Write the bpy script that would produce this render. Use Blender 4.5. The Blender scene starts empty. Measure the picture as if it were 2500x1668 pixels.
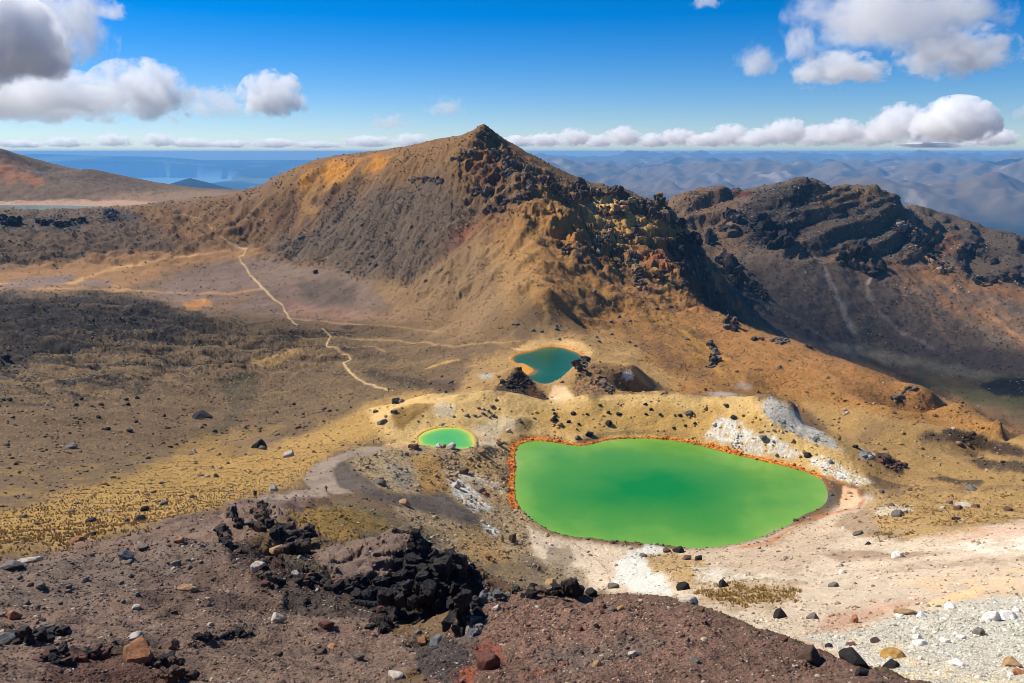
import bpy, math, random, time
import numpy as np
T0 = time.time()
SC = bpy.context.scene
CLOUDS = True
COL = SC.collection
# ------------------------------------------------------------------ camera
F = 1944.0                     # focal length in pixels of the 2500 px wide photograph
PITCH = math.radians(13.37)
CP, SP = math.cos(PITCH), math.sin(PITCH)
cam_d = bpy.data.cameras.new("camera"); cam_d.sensor_width = 36.0; cam_d.lens = 36.0*F/2500.0
cam_d.clip_start = 0.3; cam_d.clip_end = 400000.0
cam = bpy.data.objects.new("camera", cam_d); COL.objects.link(cam)
cam.location = (0, 0, 0); cam.rotation_euler = (math.pi/2-PITCH, 0, 0)
SC.camera = cam
# ------------------------------------------------------------------ sun and sky
SUN_EL = math.radians(44.0)
SUN_H = np.array([-0.85, 0.48]); SUN_H /= np.linalg.norm(SUN_H)
SUN_DIR = np.array([SUN_H[0]*math.cos(SUN_EL), SUN_H[1]*math.cos(SUN_EL), math.sin(SUN_EL)])
sun_d = bpy.data.lights.new("sun", 'SUN'); sun_d.energy = 5.0; sun_d.angle = math.radians(0.53); sun_d.color = (1.0, 0.94, 0.85)
sun = bpy.data.objects.new("sun", sun_d); COL.objects.link(sun)
from mathutils import Vector, Matrix
sun.rotation_euler = Vector(SUN_DIR.tolist()).to_track_quat('Z', 'Y').to_euler()
W = bpy.data.worlds.new("World"); SC.world = W; W.use_nodes = True
nt = W.node_tree; bg = nt.nodes['Background']
sky = nt.nodes.new('ShaderNodeTexSky'); sky.sky_type = 'NISHITA'; sky.sun_disc = False
sky.sun_elevation = SUN_EL; sky.sun_rotation = math.atan2(SUN_H[0], SUN_H[1])
sky.altitude = 1800; sky.air_density = 1.0; sky.dust_density = 0.0; sky.ozone_density = 2.2
hsv = nt.nodes.new('ShaderNodeHueSaturation'); hsv.inputs['Saturation'].default_value = 1.48; hsv.inputs['Hue'].default_value = 0.503
tint = nt.nodes.new('ShaderNodeVectorMath'); tint.operation = 'MULTIPLY'; tint.inputs[1].default_value = (0.87, 0.93, 1.10); nt.links.new(sky.outputs[0], tint.inputs[0]); nt.links.new(tint.outputs[0], hsv.inputs['Color']); nt.links.new(hsv.outputs[0], bg.inputs[0])
bg.inputs[1].default_value = 0.078
SC.view_settings.view_transform = 'Standard'; SC.view_settings.look = 'None'
SC.view_settings.exposure = 0.36; SC.view_settings.gamma = 1.0
SC.cycles.max_bounces = 12; SC.cycles.diffuse_bounces = 2; SC.cycles.glossy_bounces = 2
SC.cycles.transmission_bounces = 2; SC.cycles.volume_bounces = 10; SC.cycles.transparent_max_bounces = 8
SC.cycles.use_denoising = True; SC.cycles.filter_width = 0.9
SC.cycles.denoiser = 'OPENIMAGEDENOISE'; SC.cycles.denoising_input_passes = 'RGB_ALBEDO_NORMAL'; SC.cycles.denoising_prefilter = 'ACCURATE'
# ------------------------------------------------------------------ helpers
def pixdir(x, y):
    """azimuth and slope (dz per metre of horizontal distance) of a sight line of the photograph"""
    a = (np.asarray(x, float)-1250.0)/F; b = -(np.asarray(y, float)-834.0)/F
    Y = CP+b*SP; Z = -SP+b*CP
    return np.arctan2(a, Y), Z/np.hypot(a, Y)
def project(X, Y, Z):
    f = np.maximum(Y*CP-Z*SP, 0.05); u = Y*SP+Z*CP
    return 1250.0+F*X/f, 834.0-F*u/f
def s2l(c):
    c = np.asarray(c, float)/255.0
    return np.where(c <= 0.04045, c/12.92, ((c+0.055)/1.055)**2.4)
def smooth(e0, e1, x):
    t = np.clip((x-e0)/(e1-e0), 0, 1); return t*t*(3-2*t)
def _hash(i, j, k):
    h = (i.astype(np.uint32)*np.uint32(374761393)+j.astype(np.uint32)*np.uint32(668265263)+np.uint32(k*2246822519 & 0xffffffff))
    h = (h ^ (h >> np.uint32(13)))*np.uint32(1274126177)
    h ^= h >> np.uint32(16)
    return h
def vnoise(x, y, seed=0):
    """2-D gradient noise, about -1..1"""
    xi = np.floor(x).astype(np.int64); yi = np.floor(y).astype(np.int64)
    fx = (x-xi).astype(np.float32); fy = (y-yi).astype(np.float32)
    u = fx*fx*fx*(fx*(fx*6-15)+10); v = fy*fy*fy*(fy*(fy*6-15)+10)
    def g(a, b, dx, dy):
        h = _hash(a, b, seed).astype(np.float32)*np.float32(2*math.pi/4294967296.0)
        return np.cos(h)*dx+np.sin(h)*dy
    n0 = g(xi, yi, fx, fy); n1 = g(xi+1, yi, fx-1, fy)
    n2 = g(xi, yi+1, fx, fy-1); n3 = g(xi+1, yi+1, fx-1, fy-1)
    a = n0+(n1-n0)*u; b = n2+(n3-n2)*u
    return (a+(b-a)*v)*1.45
def fbm(x, y, seed=0, octs=4, gain=0.5):
    s = 0; a = 1.0; tot = 0
    for o in range(octs):
        s = s+a*vnoise(x*(2**o)+17.3*o, y*(2**o)-9.1*o, seed+o); tot += a; a *= gain
    return s/tot
def ridged(x, y, seed=0, octs=4):
    s = 0; a = 1.0; tot = 0
    for o in range(octs):
        s = s+a*(1-np.abs(vnoise(x*(2**o)+7.7*o, y*(2**o)+3.3*o, seed+o))*1.6); tot += a; a *= 0.5
    return s/tot
def polysdf(px, py, poly):
    """signed distance, negative inside"""
    P = np.asarray(poly, float); n = len(P)
    d = np.full(px.shape, 1e30); ins = np.zeros(px.shape, bool)
    for i in range(n):
        ax, ay = P[i]; bx, by = P[(i+1) % n]
        ex, ey = bx-ax, by-ay; L = ex*ex+ey*ey+1e-9
        t = np.clip(((px-ax)*ex+(py-ay)*ey)/L, 0, 1)
        dx = px-ax-t*ex; dy = py-ay-t*ey
        d = np.minimum(d, dx*dx+dy*dy)
        if abs(ey) > 1e-9:
            c = ((ay > py) != (by > py)) & (px < (bx-ax)*(py-ay)/(by-ay)+ax)
            ins ^= c
    d = np.sqrt(d); return np.where(ins, -d, d)
def linesdf(px, py, pts):
    P = np.asarray(pts, float)
    best = np.full(px.shape, 1e30); wid = P.shape[1] > 2
    for i in range(len(P)-1):
        ax, ay = P[i][:2]; bx, by = P[i+1][:2]
        ex, ey = bx-ax, by-ay; L = ex*ex+ey*ey+1e-9
        t = np.clip(((px-ax)*ex+(py-ay)*ey)/L, 0, 1)
        dd = np.hypot(px-ax-t*ex, py-ay-t*ey)
        if wid: dd = dd-(P[i][2]+(P[i+1][2]-P[i][2])*t)
        best = np.minimum(best, dd)
    return best
# ------------------------------------------------------------------ terrain control lines (sight line + distance, or height when negative)
K = 1.0638
LV_BIG, LV_SMALL, LV_TEAL, LV_BLUE = -115.0, -108.0, -112.0, -100.0
POLY_BIG = [(x*K, y*K) for x, y in [(1192,1024),(1208,1016),(1230,1013),(1262,1015),(1290,1019),(1320,1024),(1350,1022),(1375,1015),(1405,1010),(1440,1007),(1500,1008),(1560,1014),(1610,1024),(1650,1035),(1700,1047),(1760,1062),(1810,1073),(1850,1085),(1878,1098),(1893,1115),(1897,1135),(1893,1152),(1875,1167),(1850,1177),(1835,1185),(1815,1200),(1790,1212),(1760,1226),(1730,1236),(1700,1244),(1660,1251),(1625,1256),(1590,1257),(1550,1253),(1500,1248),(1450,1243),(1400,1240),(1370,1235),(1330,1232),(1300,1228),(1270,1219),(1248,1208),(1225,1193),(1205,1176),(1190,1158),(1185,1130),(1184,1100),(1186,1070),(1184,1045)]]
POLY_SMALL = [(x*K, y*K) for x, y in [(962,1006),(972,995),(985,989),(1005,984),(1025,982),(1050,983),(1068,990),(1080,1000),(1084,1012),(1083,1024),(1078,1026),(1060,1029),(1020,1029),(985,1023),(968,1019)]]
POLY_TEAL = [(1256,872),(1277,863),(1306,856),(1336,848),(1366,849),(1388,854),(1411,863),(1425,875),(1418,885),(1406,897),(1397,908),(1386,909),(1391,924),(1376,938),(1350,941),(1321,944),(1299,938),(1280,932),(1272,922),(1292,916),(1304,910),(1306,903),(1296,896),(1281,888),(1260,885)]
POLY_BLUE = [(-400,500.5),(0,501),(150,501.5),(290,506),(262,509),(150,512.5),(0,515),(-400,521)]
LINES = [
 [(-900,1700,19),(1100,1690,19),(2250,1690,19.5),(2500,1800,19.5),(3300,2000,19.5)],
 [(1130,1500,30),(1165,1472,32),(1250,1453,33),(1380,1433,33),(1450,1447,32),(1600,1453,32),(1700,1470,31),(1800,1507,30),(1900,1547,29),(2000,1592,28),(2100,1624,27),(2250,1670,25),(2450,1760,23),(2900,1900,21)],
 [(1150,1560,26.5),(1600,1540,26.5),(1850,1580,26)],[(1150,1620,22.5),(1450,1620,22.5),(1900,1640,22.5)],
 [(1250,1500,46),(1600,1510,44),(1900,1610,38),(2150,1700,33)],[(1250,1490,80),(1600,1500,72),(1900,1580,54)],
 [(1200,1445,135),(1250,1435,150),(1400,1422,165),(1500,1435,155),(1650,1445,125),(1800,1490,85),(1950,1560,60),(2100,1610,48),(2260,1665,40),(2500,1668,38),(2900,1700,36)],
 [(1250,1380,172),(1400,1380,182),(1550,1380,180),(1700,1400,150),(1850,1430,120),(2000,1480,90),(2200,1540,65),(2500,1560,60),(2900,1580,58)],
 [(1300,1355,192),(1330,1400,176)],[(1450,1350,-114.2),(1600,1365,-111),(1700,1362,190)],
 [(1900,1350,175),(2100,1350,160),(2300,1350,145),(2500,1350,128),(2900,1350,110)],[(2100,1400,135),(2300,1450,98),(2500,1430,100)],
 [(2000,1300,-104),(2100,1300,195),(2300,1300,175),(2500,1290,160),(2900,1280,140)],
 [(2060,1240,-113),(2120,1240,230),(2300,1240,-104),(2500,1240,-97)],[(2120,1190,-116),(2300,1190,-114.5),(2500,1190,-108),(2900,1190,-100)],
 [(2150,1130,-118.5),(2350,1110,-124),(2500,1110,-124),(2900,1120,-124)],
 [(2120,1080,-124),(2050,1035,-126),(1960,985,-124),(1900,955,-122)],[(2200,1030,-129),(2350,1050,-131),(2500,1080,-131)],
 [(1650,716,640),(1770,774,600),(1896,824,540),(1986,850,510),(2066,882,490),(2138,907,470),(2175,926,460),(2265,954,440),(2337,984,410),(2410,1028,385),(2500,1061,370),(2700,1130,350)],
 [(1896,900,450),(2000,940,425),(2150,990,400),(2300,1020,395)],[(1770,850,500),(1800,920,430)],
 [(1720,790,720),(1896,880,620),(2066,930,570),(2265,1000,510),(2500,1110,430),(2700,1180,410)],
 [(1950,880,760),(2066,915,740),(2265,985,680),(2500,1095,560),(2700,1170,500)],
 [(2138,905,-265),(2265,950,-265),(2337,980,-265),(2500,1055,-265),(2700,1100,-265)],
 [(2110,872,-260),(2200,890,-264),(2300,925,-265),(2450,990,-265)],
 [(1850,790,990),(1950,835,1010),(2030,862,1060)],[(1710,745,770),(1760,790,800)],
 [(1900,770,1100),(2000,800,1130),(2200,805,1200),(2400,830,1200),(2700,870,1150)],[(2400,890,1120),(2500,930,1080)],
 [(1830,700,1195),(1900,700,1210),(2000,700,1225),(2100,700,1270),(2300,710,1310),(2500,750,1290),(2700,800,1230)],
 [(1740,620,1300),(1820,610,1310),(1900,605,1310),(2000,605,1320),(2100,610,1350),(2300,630,1420),(2500,680,1420)],
 [(1690,550,1390),(1750,530,1400),(1820,520,1400),(1900,515,1400),(1950,510,1405),(2100,515,1440),(2180,530,1470),(2300,570,1540),(2400,595,1560),(2500,625,1560)],
 [(1640,488,1470),(1670,469,1475),(1704,453,1480),(1758,453,1480),(1795,466,1475),(1824,462,1470),(1860,459,1465),(1903,438,1460),(1928,431,1458),(1965,431,1455),(1997,450,1450),(2048,457,1470),(2102,457,1490),(2138,451,1500),(2167,460,1515),(2189,471,1525),(2203,489,1530),(2215,505,1530)],
 [(2235,500,1750),(2283,512,1800),(2337,526,1800),(2410,554,1760),(2500,576,1720),(2800,680,1500)],
 [(1640,540,1720),(1760,510,1750),(1928,480,1700),(2100,500,1800),(2215,520,1700)],[(2283,560,2200),(2410,600,2100),(2500,620,2050),(2800,730,1800)],
 [(1640,640,760),(1680,690,720)],[(1710,640,880),(1750,700,860)],
 [(1150,322,902),(1166,306,900),(1190,308,898),(1203,334,895),(1220,356,890),(1270,388,875),(1300,407,865),(1370,440,870),(1400,457,870),(1440,482,865),(1470,478,880),(1525,478,890),(1545,490,900),(1590,491,920),(1620,493,940)],
 [(1450,560,800),(1550,560,830)],[(1480,640,730),(1600,640,760)],[(1560,700,650),(1500,760,580)],[(1400,540,740),(1400,620,660),(1400,700,590)],
 [(1300,450,790),(1300,540,705),(1300,620,640)],[(1290,690,562),(1230,760,532),(1165,840,502)],[(1350,700,520),(1300,745,500),(1260,800,485)],[(1200,690,655),(1150,760,600),(1110,820,555)],
 [(1400,790,520),(1500,800,540),(1700,800,545)],[(1600,900,440),(1750,900,450),(1500,855,460)],[(1750,945,400),(1600,962,372),(1650,965,-118)],
 [(1400,893,375),(1450,882,383),(1500,885,383),(1550,915,372),(1600,957,352)],[(1480,930,360),(1420,925,362)],
 [(1180,955,352),(1230,925,362),(1262,897,371),(1282,925,364),(1340,972,350)],[(1150,900,430),(1200,872,440),(1100,920,405)],[(1230,905,405)],
 [(1200,860,-112.2),(1250,846,-111),(1350,836,-110.5),(1440,850,-110)],
 [(1100,800,640),(1100,700,700),(1100,600,760),(1100,500,810),(1100,400,860)],[(1020,800,650),(960,760,720)],
 [(950,700,780),(950,600,860),(950,500,920),(950,430,960)],[(800,700,845),(800,640,930),(800,560,1000),(800,480,1050)],
 [(700,640,1000),(700,560,1080),(700,480,1130)],[(600,640,1030),(600,600,1100),(560,540,1200),(600,490,1260)],
 [(1140,322,905),(1090,340,920),(1000,362,985),(960,379,1000),(900,384,1050),(820,390,1100),(760,399,1130),(730,405,1150),(690,422,1180),(650,442,1220),(597,463,1290),(540,480,1400)],
 [(1175,345,1050),(1000,400,1250),(820,430,1350),(690,460,1400),(597,490,1500)],[(1270,430,1050),(1440,520,1050)],
 [(450,600,1090),(400,540,1250),(400,507,1380)],[(-500,660,1000),(0,655,1010),(200,642,1040),(400,630,1050)],[(-500,600,1110),(0,600,1110),(200,600,1110)],[(-500,560,1200),(0,560,1200),(200,560,1200)],
 [(-500,523,1500),(0,519.5,1520),(150,517,1490),(300,511,1420),(360,506,1410)],
 [(-500,490,1980),(0,492,1930),(200,492,1870),(400,487,1780),(500,478,1720)],[(-500,440,2150),(0,450,2100),(200,455,2050),(400,472,1930)],[(0,400,2250),(100,430,2180)],
 [(-500,320,2400),(0,362,2350),(50,380,2330),(100,400,2310),(140,409,2300),(215,412,2280),(290,432,2200),(370,453,2130),(450,459,2060),(540,462,2000),(640,465,1980)],
 [(-500,400,2800),(0,420,2800),(290,480,2650),(640,500,2500)],
 [(-500,700,850),(0,700,850),(200,700,850),(500,700,840),(650,700,838)],[(-500,712,800),(0,712,800),(240,708,805),(400,735,765)],
 [(-500,718,760),(0,719,760),(240,715,765),(400,746,725),(500,766,705)],
 [(-500,800,620),(0,800,620),(300,800,625),(600,800,640),(900,800,645)],[(-500,900,500),(0,900,500),(300,900,505),(600,900,515),(800,900,510),(950,900,480)],[(1050,850,510),(1000,940,420),(900,950,430)],
 [(-500,1000,400),(0,1000,400),(300,1000,410),(550,1000,425),(750,1000,400),(850,1000,370)],
 [(-500,1100,305),(0,1100,305),(300,1100,325),(450,1100,340),(650,1100,320),(750,1090,300)],
 [(-500,1200,205),(0,1200,205),(300,1200,200),(450,1180,225),(600,1150,245)],[(-500,1290,125),(0,1280,130),(300,1262,132)],
 [(900,1040,328),(930,1040,308),(960,1005,318),(1000,990,322),(1050,1000,318),(1150,1010,318),(1200,1000,325)],
 [(1000,988,326),(1040,983,330),(1140,965,335),(1190,957,335),(1240,960,335),(1300,975,334),(1370,985,334),(1430,972,336),(1550,966,338),(1700,965,338),(1800,968,340),(1870,972,341),(1905,988,338),(1960,1020,330),(2010,1055,320),(2060,1100,309),(2110,1140,303)],
 [(1550,985,368),(1870,1000,350),(1960,1050,330)],
 [(940,1092,271),(1000,1087,278),(1100,1090,281),(1150,1092,281.5),(1190,1087,-109.8),(1215,1087,-112)],[(1050,1150,255),(1150,1150,265),(1200,1110,-112.2)],[(1050,1200,228),(1150,1200,245)],[(1050,1250,205),(1150,1260,218)],[(1200,1320,205),(1280,1330,212)],
 [(950,1150,235),(950,1200,200),(950,1250,175)],[(850,1215,187),(850,1250,160),(850,1290,140)],[(1000,1290,165),(1100,1340,170),(1180,1400,160)],
 [(573,1272,81),(624,1221,150),(700,1212,168),(797,1200,192),(760,1160,215),(790,1120,240),(850,1103,252),(912,1092,272)],
 [(845,1150,225),(860,1180,205)],[(700,1265,125),(800,1310,115),(880,1310,130)],[(790,1345,92),(900,1330,90)],
 [(600,1292,75),(680,1310,73),(750,1345,69)],[(770,1355,64),(870,1327,66),(1000,1312,62)],[(900,1400,57),(800,1430,54)],
 [(1000,1330,60),(1060,1380,59),(1130,1400,57),(1170,1440,55),(1165,1500,54)],[(950,1545,50),(1050,1556,53),(1120,1562,51)],[(900,1480,50),(960,1440,55)],
 [(1060,1400,75),(1150,1475,70),(1180,1490,90)],[(1060,1590,30),(1120,1560,29)],
 [(-300,1600,28),(150,1600,28),(400,1600,28),(700,1600,27),(950,1600,28)],[(-300,1480,45),(200,1480,45),(500,1480,44),(800,1480,43)],
 [(-300,1400,60),(0,1400,60),(300,1380,65),(600,1370,66)],[(450,1300,82),(520,1290,82)],
 [(-300,1370,70),(0,1357,72),(150,1335,77),(300,1305,85),(450,1262,100),(540,1235,125)],[(-300,1340,90),(0,1330,90),(300,1285,110),(450,1245,130)],
]
CRESTS = {(1640,488),(2235,500),(1160,318),(1140,322),(-500,521),(-500,320)}
def build_controls():
    A, V, Tt, Cr = [], [], [], []
    cur = [False]
    def add(az, rho, t): A.append(az); V.append(math.log(rho)); Tt.append(t); Cr.append(cur[0])
    for ln in LINES:
        cur[0] = tuple(ln[0][:2]) in CRESTS
        q = []
        for x, y, r in ln:
            az, t = pixdir(x, y); rho = r if r > 0 else r/float(t)
            q.append((x, y, math.log(rho)))
        for i in range(len(q)):
            if i == 0: pts = [q[0]]
            else:
                a, b = q[i-1], q[i]; n = max(1, int(math.hypot(b[0]-a[0], b[1]-a[1])/45))
                pts = [tuple(a[k]+(b[k]-a[k])*j/n for k in range(3)) for j in range(1, n+1)]
            for x, y, v in pts:
                az, t = pixdir(x, y); add(float(az), math.exp(v), float(t))
    cur[0] = False
    for poly, lv in ((POLY_BIG, LV_BIG), (POLY_SMALL, LV_SMALL), (POLY_TEAL, LV_TEAL), (POLY_BLUE, LV_BLUE)):
        for x, y in poly:
            az, t = pixdir(x, y); add(float(az), lv/float(t), float(t))
    for az in np.linspace(-0.95, 0.95, 14):
        for rho, t in ((1.2, -1.4), (2.5, -0.95), (6, -0.80), (11, -0.765), (3200, -0.17), (4200, -0.30)):
            add(az, rho, t)
    return np.array(A), np.array(V), np.array(Tt), np.array(Cr)
AZ0, AZ1, V0, V1 = -0.80, 0.80, math.log(1.3), math.log(4000.0)
CA, CV = 440, 900
def rbf_fit():
    a, v, t, cr = build_controls()
    c2 = 0.008**2
    D = np.sqrt((a[:, None]-a[None])**2+(v[:, None]-v[None])**2+c2)
    n = len(a)
    M = np.zeros((n+3, n+3)); M[:n, :n] = D+np.eye(n)*1e-4*0; M[:n, n] = 1; M[:n, n+1] = a; M[:n, n+2] = v
    M[:n, :n] -= np.eye(n)*2e-4
    M[n:, :n] = M[:n, n:].T
    Mi = np.linalg.inv(M); t0 = t.copy(); ic = np.where(cr)[0]
    # pull every crest so that its visible top, not only its control point, lies on the surveyed sight line
    offs = np.linspace(-.30, .03, 34)
    for it in range(8):
        w = Mi@np.r_[t, 0, 0, 0]; worst = 0
        for i in ic:
            vv = v[i]+offs
            T = np.sqrt((a[i]-a)[None]**2+(vv[:, None]-v[None])**2+c2)@w[:n]+w[n]+w[n+1]*a[i]+w[n+2]*vv
            e = T.max()-t0[i]; t[i] = np.clip(t[i]-.35*e, t0[i]-16/F, t0[i]+4/F); worst = max(worst, abs(e))
    print("crest error px", round(worst*F, 1))
    w = Mi@np.r_[t, 0, 0, 0]
    ga = np.linspace(AZ0, AZ1, CA); gv = np.linspace(V0, V1, CV)
    out = np.empty((CA, CV))
    for i in range(CA):
        d = np.sqrt((ga[i]-a)[None]**2+(gv[:, None]-v[None])**2+c2)
        out[i] = d@w[:n]+w[n]+w[n+1]*ga[i]+w[n+2]*gv
    return ga, gv, out
GA, GV, GT = rbf_fit()
def bil(az, v, G=None):
    G = GT if G is None else G
    x = np.clip((np.asarray(az)-AZ0)/(AZ1-AZ0)*(CA-1), 0, CA-1.001); y = np.clip((np.asarray(v)-V0)/(V1-V0)*(CV-1), 0, CV-1.001)
    i = x.astype(int); j = y.astype(int); fx = x-i; fy = y-j
    return (G[i, j]*(1-fx)+G[i+1, j]*fx)*(1-fy)+(G[i, j+1]*(1-fx)+G[i+1, j+1]*fx)*fy
def lake_world(poly, lv):
    az, t = pixdir(np.array([p[0] for p in poly]), np.array([p[1] for p in poly]))
    r = lv/t
    return np.c_[r*np.sin(az), r*np.cos(az)]
def spline(P, n=6):
    P = np.asarray(P); out = []
    N = len(P)
    for i in range(N):
        p0, p1, p2, p3 = P[i-1], P[i], P[(i+1) % N], P[(i+2) % N]
        for k in range(n):
            t = k/n
            out.append(0.5*((2*p1)+(-p0+p2)*t+(2*p0-5*p1+4*p2-p3)*t*t+(-p0+3*p1-3*p2+p3)*t**3))
    return np.array(out)
LAKES = [(spline(lake_world(POLY_BIG, LV_BIG), 3), LV_BIG, 4.5, 0.06), (spline(lake_world(POLY_SMALL, LV_SMALL), 4), LV_SMALL, 2.5, 0.10),
         (spline(lake_world(POLY_TEAL, LV_TEAL), 4), LV_TEAL, 3.5, 0.08), (lake_world(POLY_BLUE, LV_BLUE), LV_BLUE, 20.0, 0.02)]
def with_lakes(X, Y, Z, keep=None):
    Z = Z.copy(); S = []
    for poly, lv, R, sl in LAKES:
        lo = poly.min(0)-R-1; hi = poly.max(0)+R+1
        m = (X > lo[0]) & (X < hi[0]) & (Y > lo[1]) & (Y < hi[1])
        sd = np.full(X.shape, 1e3)
        if m.any():
            s = polysdf(X[m], Y[m], poly); sd[m] = s
            w = 1-smooth(0.25*R, R, s)
            zt = np.where(s < 0, lv-0.3+np.maximum(s, -12)*0.18, lv-0.3+0.5*np.minimum(s/0.8, 1)+sl*s)
            z = Z[m]; z = z*(1-w)+zt*w
            w2 = 1-smooth(0.45*R, R, s)
            z = np.where(s > 0, z*(1-w2)+np.maximum(z, lv-0.3+0.5*np.minimum(s/0.8, 1))*w2, z)
            Z[m] = z
        S.append(sd)
    return Z, S
# coarse field with lakes pressed in (for placing things)
_ga, _gv = np.meshgrid(GA, GV, indexing='ij'); _r = np.exp(_gv)
_z, _S = with_lakes(_r*np.sin(_ga), _r*np.cos(_ga), GT*_r)
GT2 = _z/_r
GSH = np.minimum(np.minimum(np.abs(_S[0]), np.abs(_S[1])), np.abs(_S[2]))
print("fit done", round(time.time()-T0, 1))
# ------------------------------------------------------------------ fine ground mesh: columns by bearing, rows by distance
QUAL = 1.0
NA, NR = int(1500*QUAL), int(1500*QUAL)
def build_grid():
    ga = np.linspace(AZ0*0.93, AZ1*0.93, NA); gv = np.linspace(V0, V1, 2400)
    T = bil(ga[:, None]+0*gv[None], gv[None]+0*ga[:, None], GT2).astype(np.float32)
    run = np.maximum.accumulate(T, axis=1)
    vis = smooth(-0.03, -0.004, T-run)
    dt = np.abs(np.gradient(T, axis=1))*F
    dv = gv[1]-gv[0]
    w = dt*(0.25+0.75*vis)+dv*F*(0.028+0.10*vis)
    w = w+dv*F*0.9*np.exp(-(bil(ga[:, None]+0*gv[None], gv[None]+0*ga[:, None], GSH)/1.6)**2)*vis
    k = 25; ker = np.hanning(2*k+3)[1:-1]; ker /= ker.sum()
    wp = np.pad(w, ((k, k), (0, 0)), mode='edge'); ws = np.zeros_like(w)
    for i in range(2*k+1): ws += ker[i]*wp[i:i+w.shape[0]]
    c = np.cumsum(ws, axis=1); c = (c-c[:, :1])/(c[:, -1:]-c[:, :1])
    q = np.linspace(0, 1, NR)
    V = np.stack([np.interp(q, c[i], gv) for i in range(NA)])
    return ga, V
ga, V = build_grid()
A2 = np.repeat(ga[:, None], NR, 1)
RHO = np.exp(V); X = RHO*np.sin(A2); Y = RHO*np.cos(A2)
Z = bil(A2, V)*RHO
PX, PY = project(X, Y, Z)          # where each ground point lies in the survey photograph, used with its distance to place ground features
print("grid", round(time.time()-T0, 1))
U = A2*60; VV = V*60                # log-polar ground coordinates (about 1/60 rad)
def warp(amp, sc, seed):
    """wander of region edges, in survey pixels"""
    return amp*fbm(A2*F/sc, V*F*0.35/sc, seed, 4)
def region(poly, soft, amp, sc, rmin, rmax, seed):
    P = np.asarray(poly, float); pad = soft+amp*2
    m = (PX > P[:, 0].min()-pad) & (PX < P[:, 0].max()+pad) & (PY > P[:, 1].min()-pad) & (PY < P[:, 1].max()+pad) & (RHO > rmin) & (RHO < rmax)
    out = np.zeros(m.shape, np.float32)
    if m.any():
        d = polysdf(PX[m], PY[m], poly)
        d += amp*1.7*fbm(A2[m]*F/sc, V[m]*F*0.35/sc, seed, 5, .68)
        out[m] = 1-smooth(-soft, soft, d)
    return out
def lineregion(pts, soft, amp, sc, rmin, rmax, seed):
    P = np.asarray(pts, float); pad = 40+soft
    m = (PX > P[:, 0].min()-pad) & (PX < P[:, 0].max()+pad) & (PY > P[:, 1].min()-pad) & (PY < P[:, 1].max()+pad) & (RHO > rmin) & (RHO < rmax)
    out = np.zeros(m.shape, np.float32)
    if m.any():
        d = linesdf(PX[m], PY[m], pts)+amp*fbm(A2[m]*F/sc, V[m]*F*0.35/sc, seed, 3)
        out[m] = 1-smooth(-soft, soft, d)
    return out
# ---- relief
def band_noise(lmin, lmax, slope, seed, rid=False):
    """sum of noise octaves by wavelength in metres, each octave left out where the mesh is too coarse for it"""
    s = np.zeros(X.shape, np.float32); lam = lmax; k = 0
    step = RHO*0.0011
    while lam > lmin:
        fade = smooth(1.6, 3.5, lam/step)*smooth(0.0, 1.0, RHO/(lam*0.8))
        fade = fade*np.minimum(1, RHO*0.045/lam)
        m = fade > 0.01
        n = vnoise(X[m]/lam+31.7*k, Y[m]/lam-12.3*k, seed+k)
        if rid: n = 0.6-np.abs(n)*1.7
        s[m] += (n*lam*slope*fade[m]).astype(np.float32)
        lam *= 0.5; k += 1
    return s
SPINE = [(1180,320),(1330,430),(1440,480),(1640,480),(1800,560),(1860,760),(1770,780),(1650,715),(1560,680),(1420,640),(1330,560),(1240,540),(1130,520),(1080,420)]
WALL = [(1640,440),(2240,400),(2300,500),(2520,560),(2520,700),(2350,670),(2240,640),(2080,640),(1900,620),(1800,590),(1700,560)]
LAVA = [(-500,717),(0,719),(240,715),(400,745),(500,765),(560,800),(700,800),(850,860),(700,930),(400,960),(0,980),(-500,980)]
CRAG = [(540,1235),(640,1190),(780,1300),(900,1290),(1010,1290),(1190,1400),(1190,1560),(900,1570),(700,1480),(560,1350)]
m_spine = region(SPINE, 25, 25, 120, 560, 1250, 11)
m_wall = region(WALL, 20, 12, 150, 1000, 2000, 12)
m_lava = region(LAVA, 20, 15, 200, 400, 900, 13)
m_crag = region(CRAG, 12, 15, 120, 40, 140, 14)
m_farhill = (RHO > 1850) & (PX < 700)
m_rim = region([(-600,500),(350,500),(600,440),(640,560),(420,640),(-600,670)], 15, 10, 100, 1000, 1650, 15)
m_mtn = region([(597,440),(1175,260),(1700,480),(1720,760),(1400,800),(1290,720),(1100,760),(900,660),(640,640),(520,560)], 30, 10, 100, 520, 1600, 16)
m_fg = region([(-900,1365),(150,1335),(450,1262),(620,1218),(800,1200),(830,1270),(760,1340),(1000,1300),(1180,1440),(1400,1430),(1900,1540),(2300,1670),(3300,2200),(-900,2200)], 8, 6, 120, 0, 215, 17)*1.0
m_fg = np.where((PX > 780) & (RHO > 66) & (PY > 1250), 0, m_fg)
m_talus = region([(1720,600),(1900,610),(2100,620),(2520,690),(2520,860),(2300,880),(2100,860),(1850,780)], 30, 10, 100, 800, 1700, 18)
R0 = 0.62+1.5*m_mtn+1.6*m_rim+1.0*m_farhill+0.95*m_fg+0.7*m_lava+0.5*m_talus
for lk_S in (0,):
    pass
Zl, SD = with_lakes(X, Y, Z)
shore = np.ones(X.shape, np.float32)
for sd, R in zip(SD, (10, 4, 6, 30)): shore *= smooth(-0.5, R, sd)*0.96+0.04
n_a = band_noise(0.12, 24, 0.085, 101)+.3*band_noise(24, 60, .07, 141)
n_r = band_noise(0.3, 30, 0.26, 202, True)
n_c = band_noise(0.05, 5, 0.20, 252, True)
n_f = fbm(X/14, Y/30, 303, 4)
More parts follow.
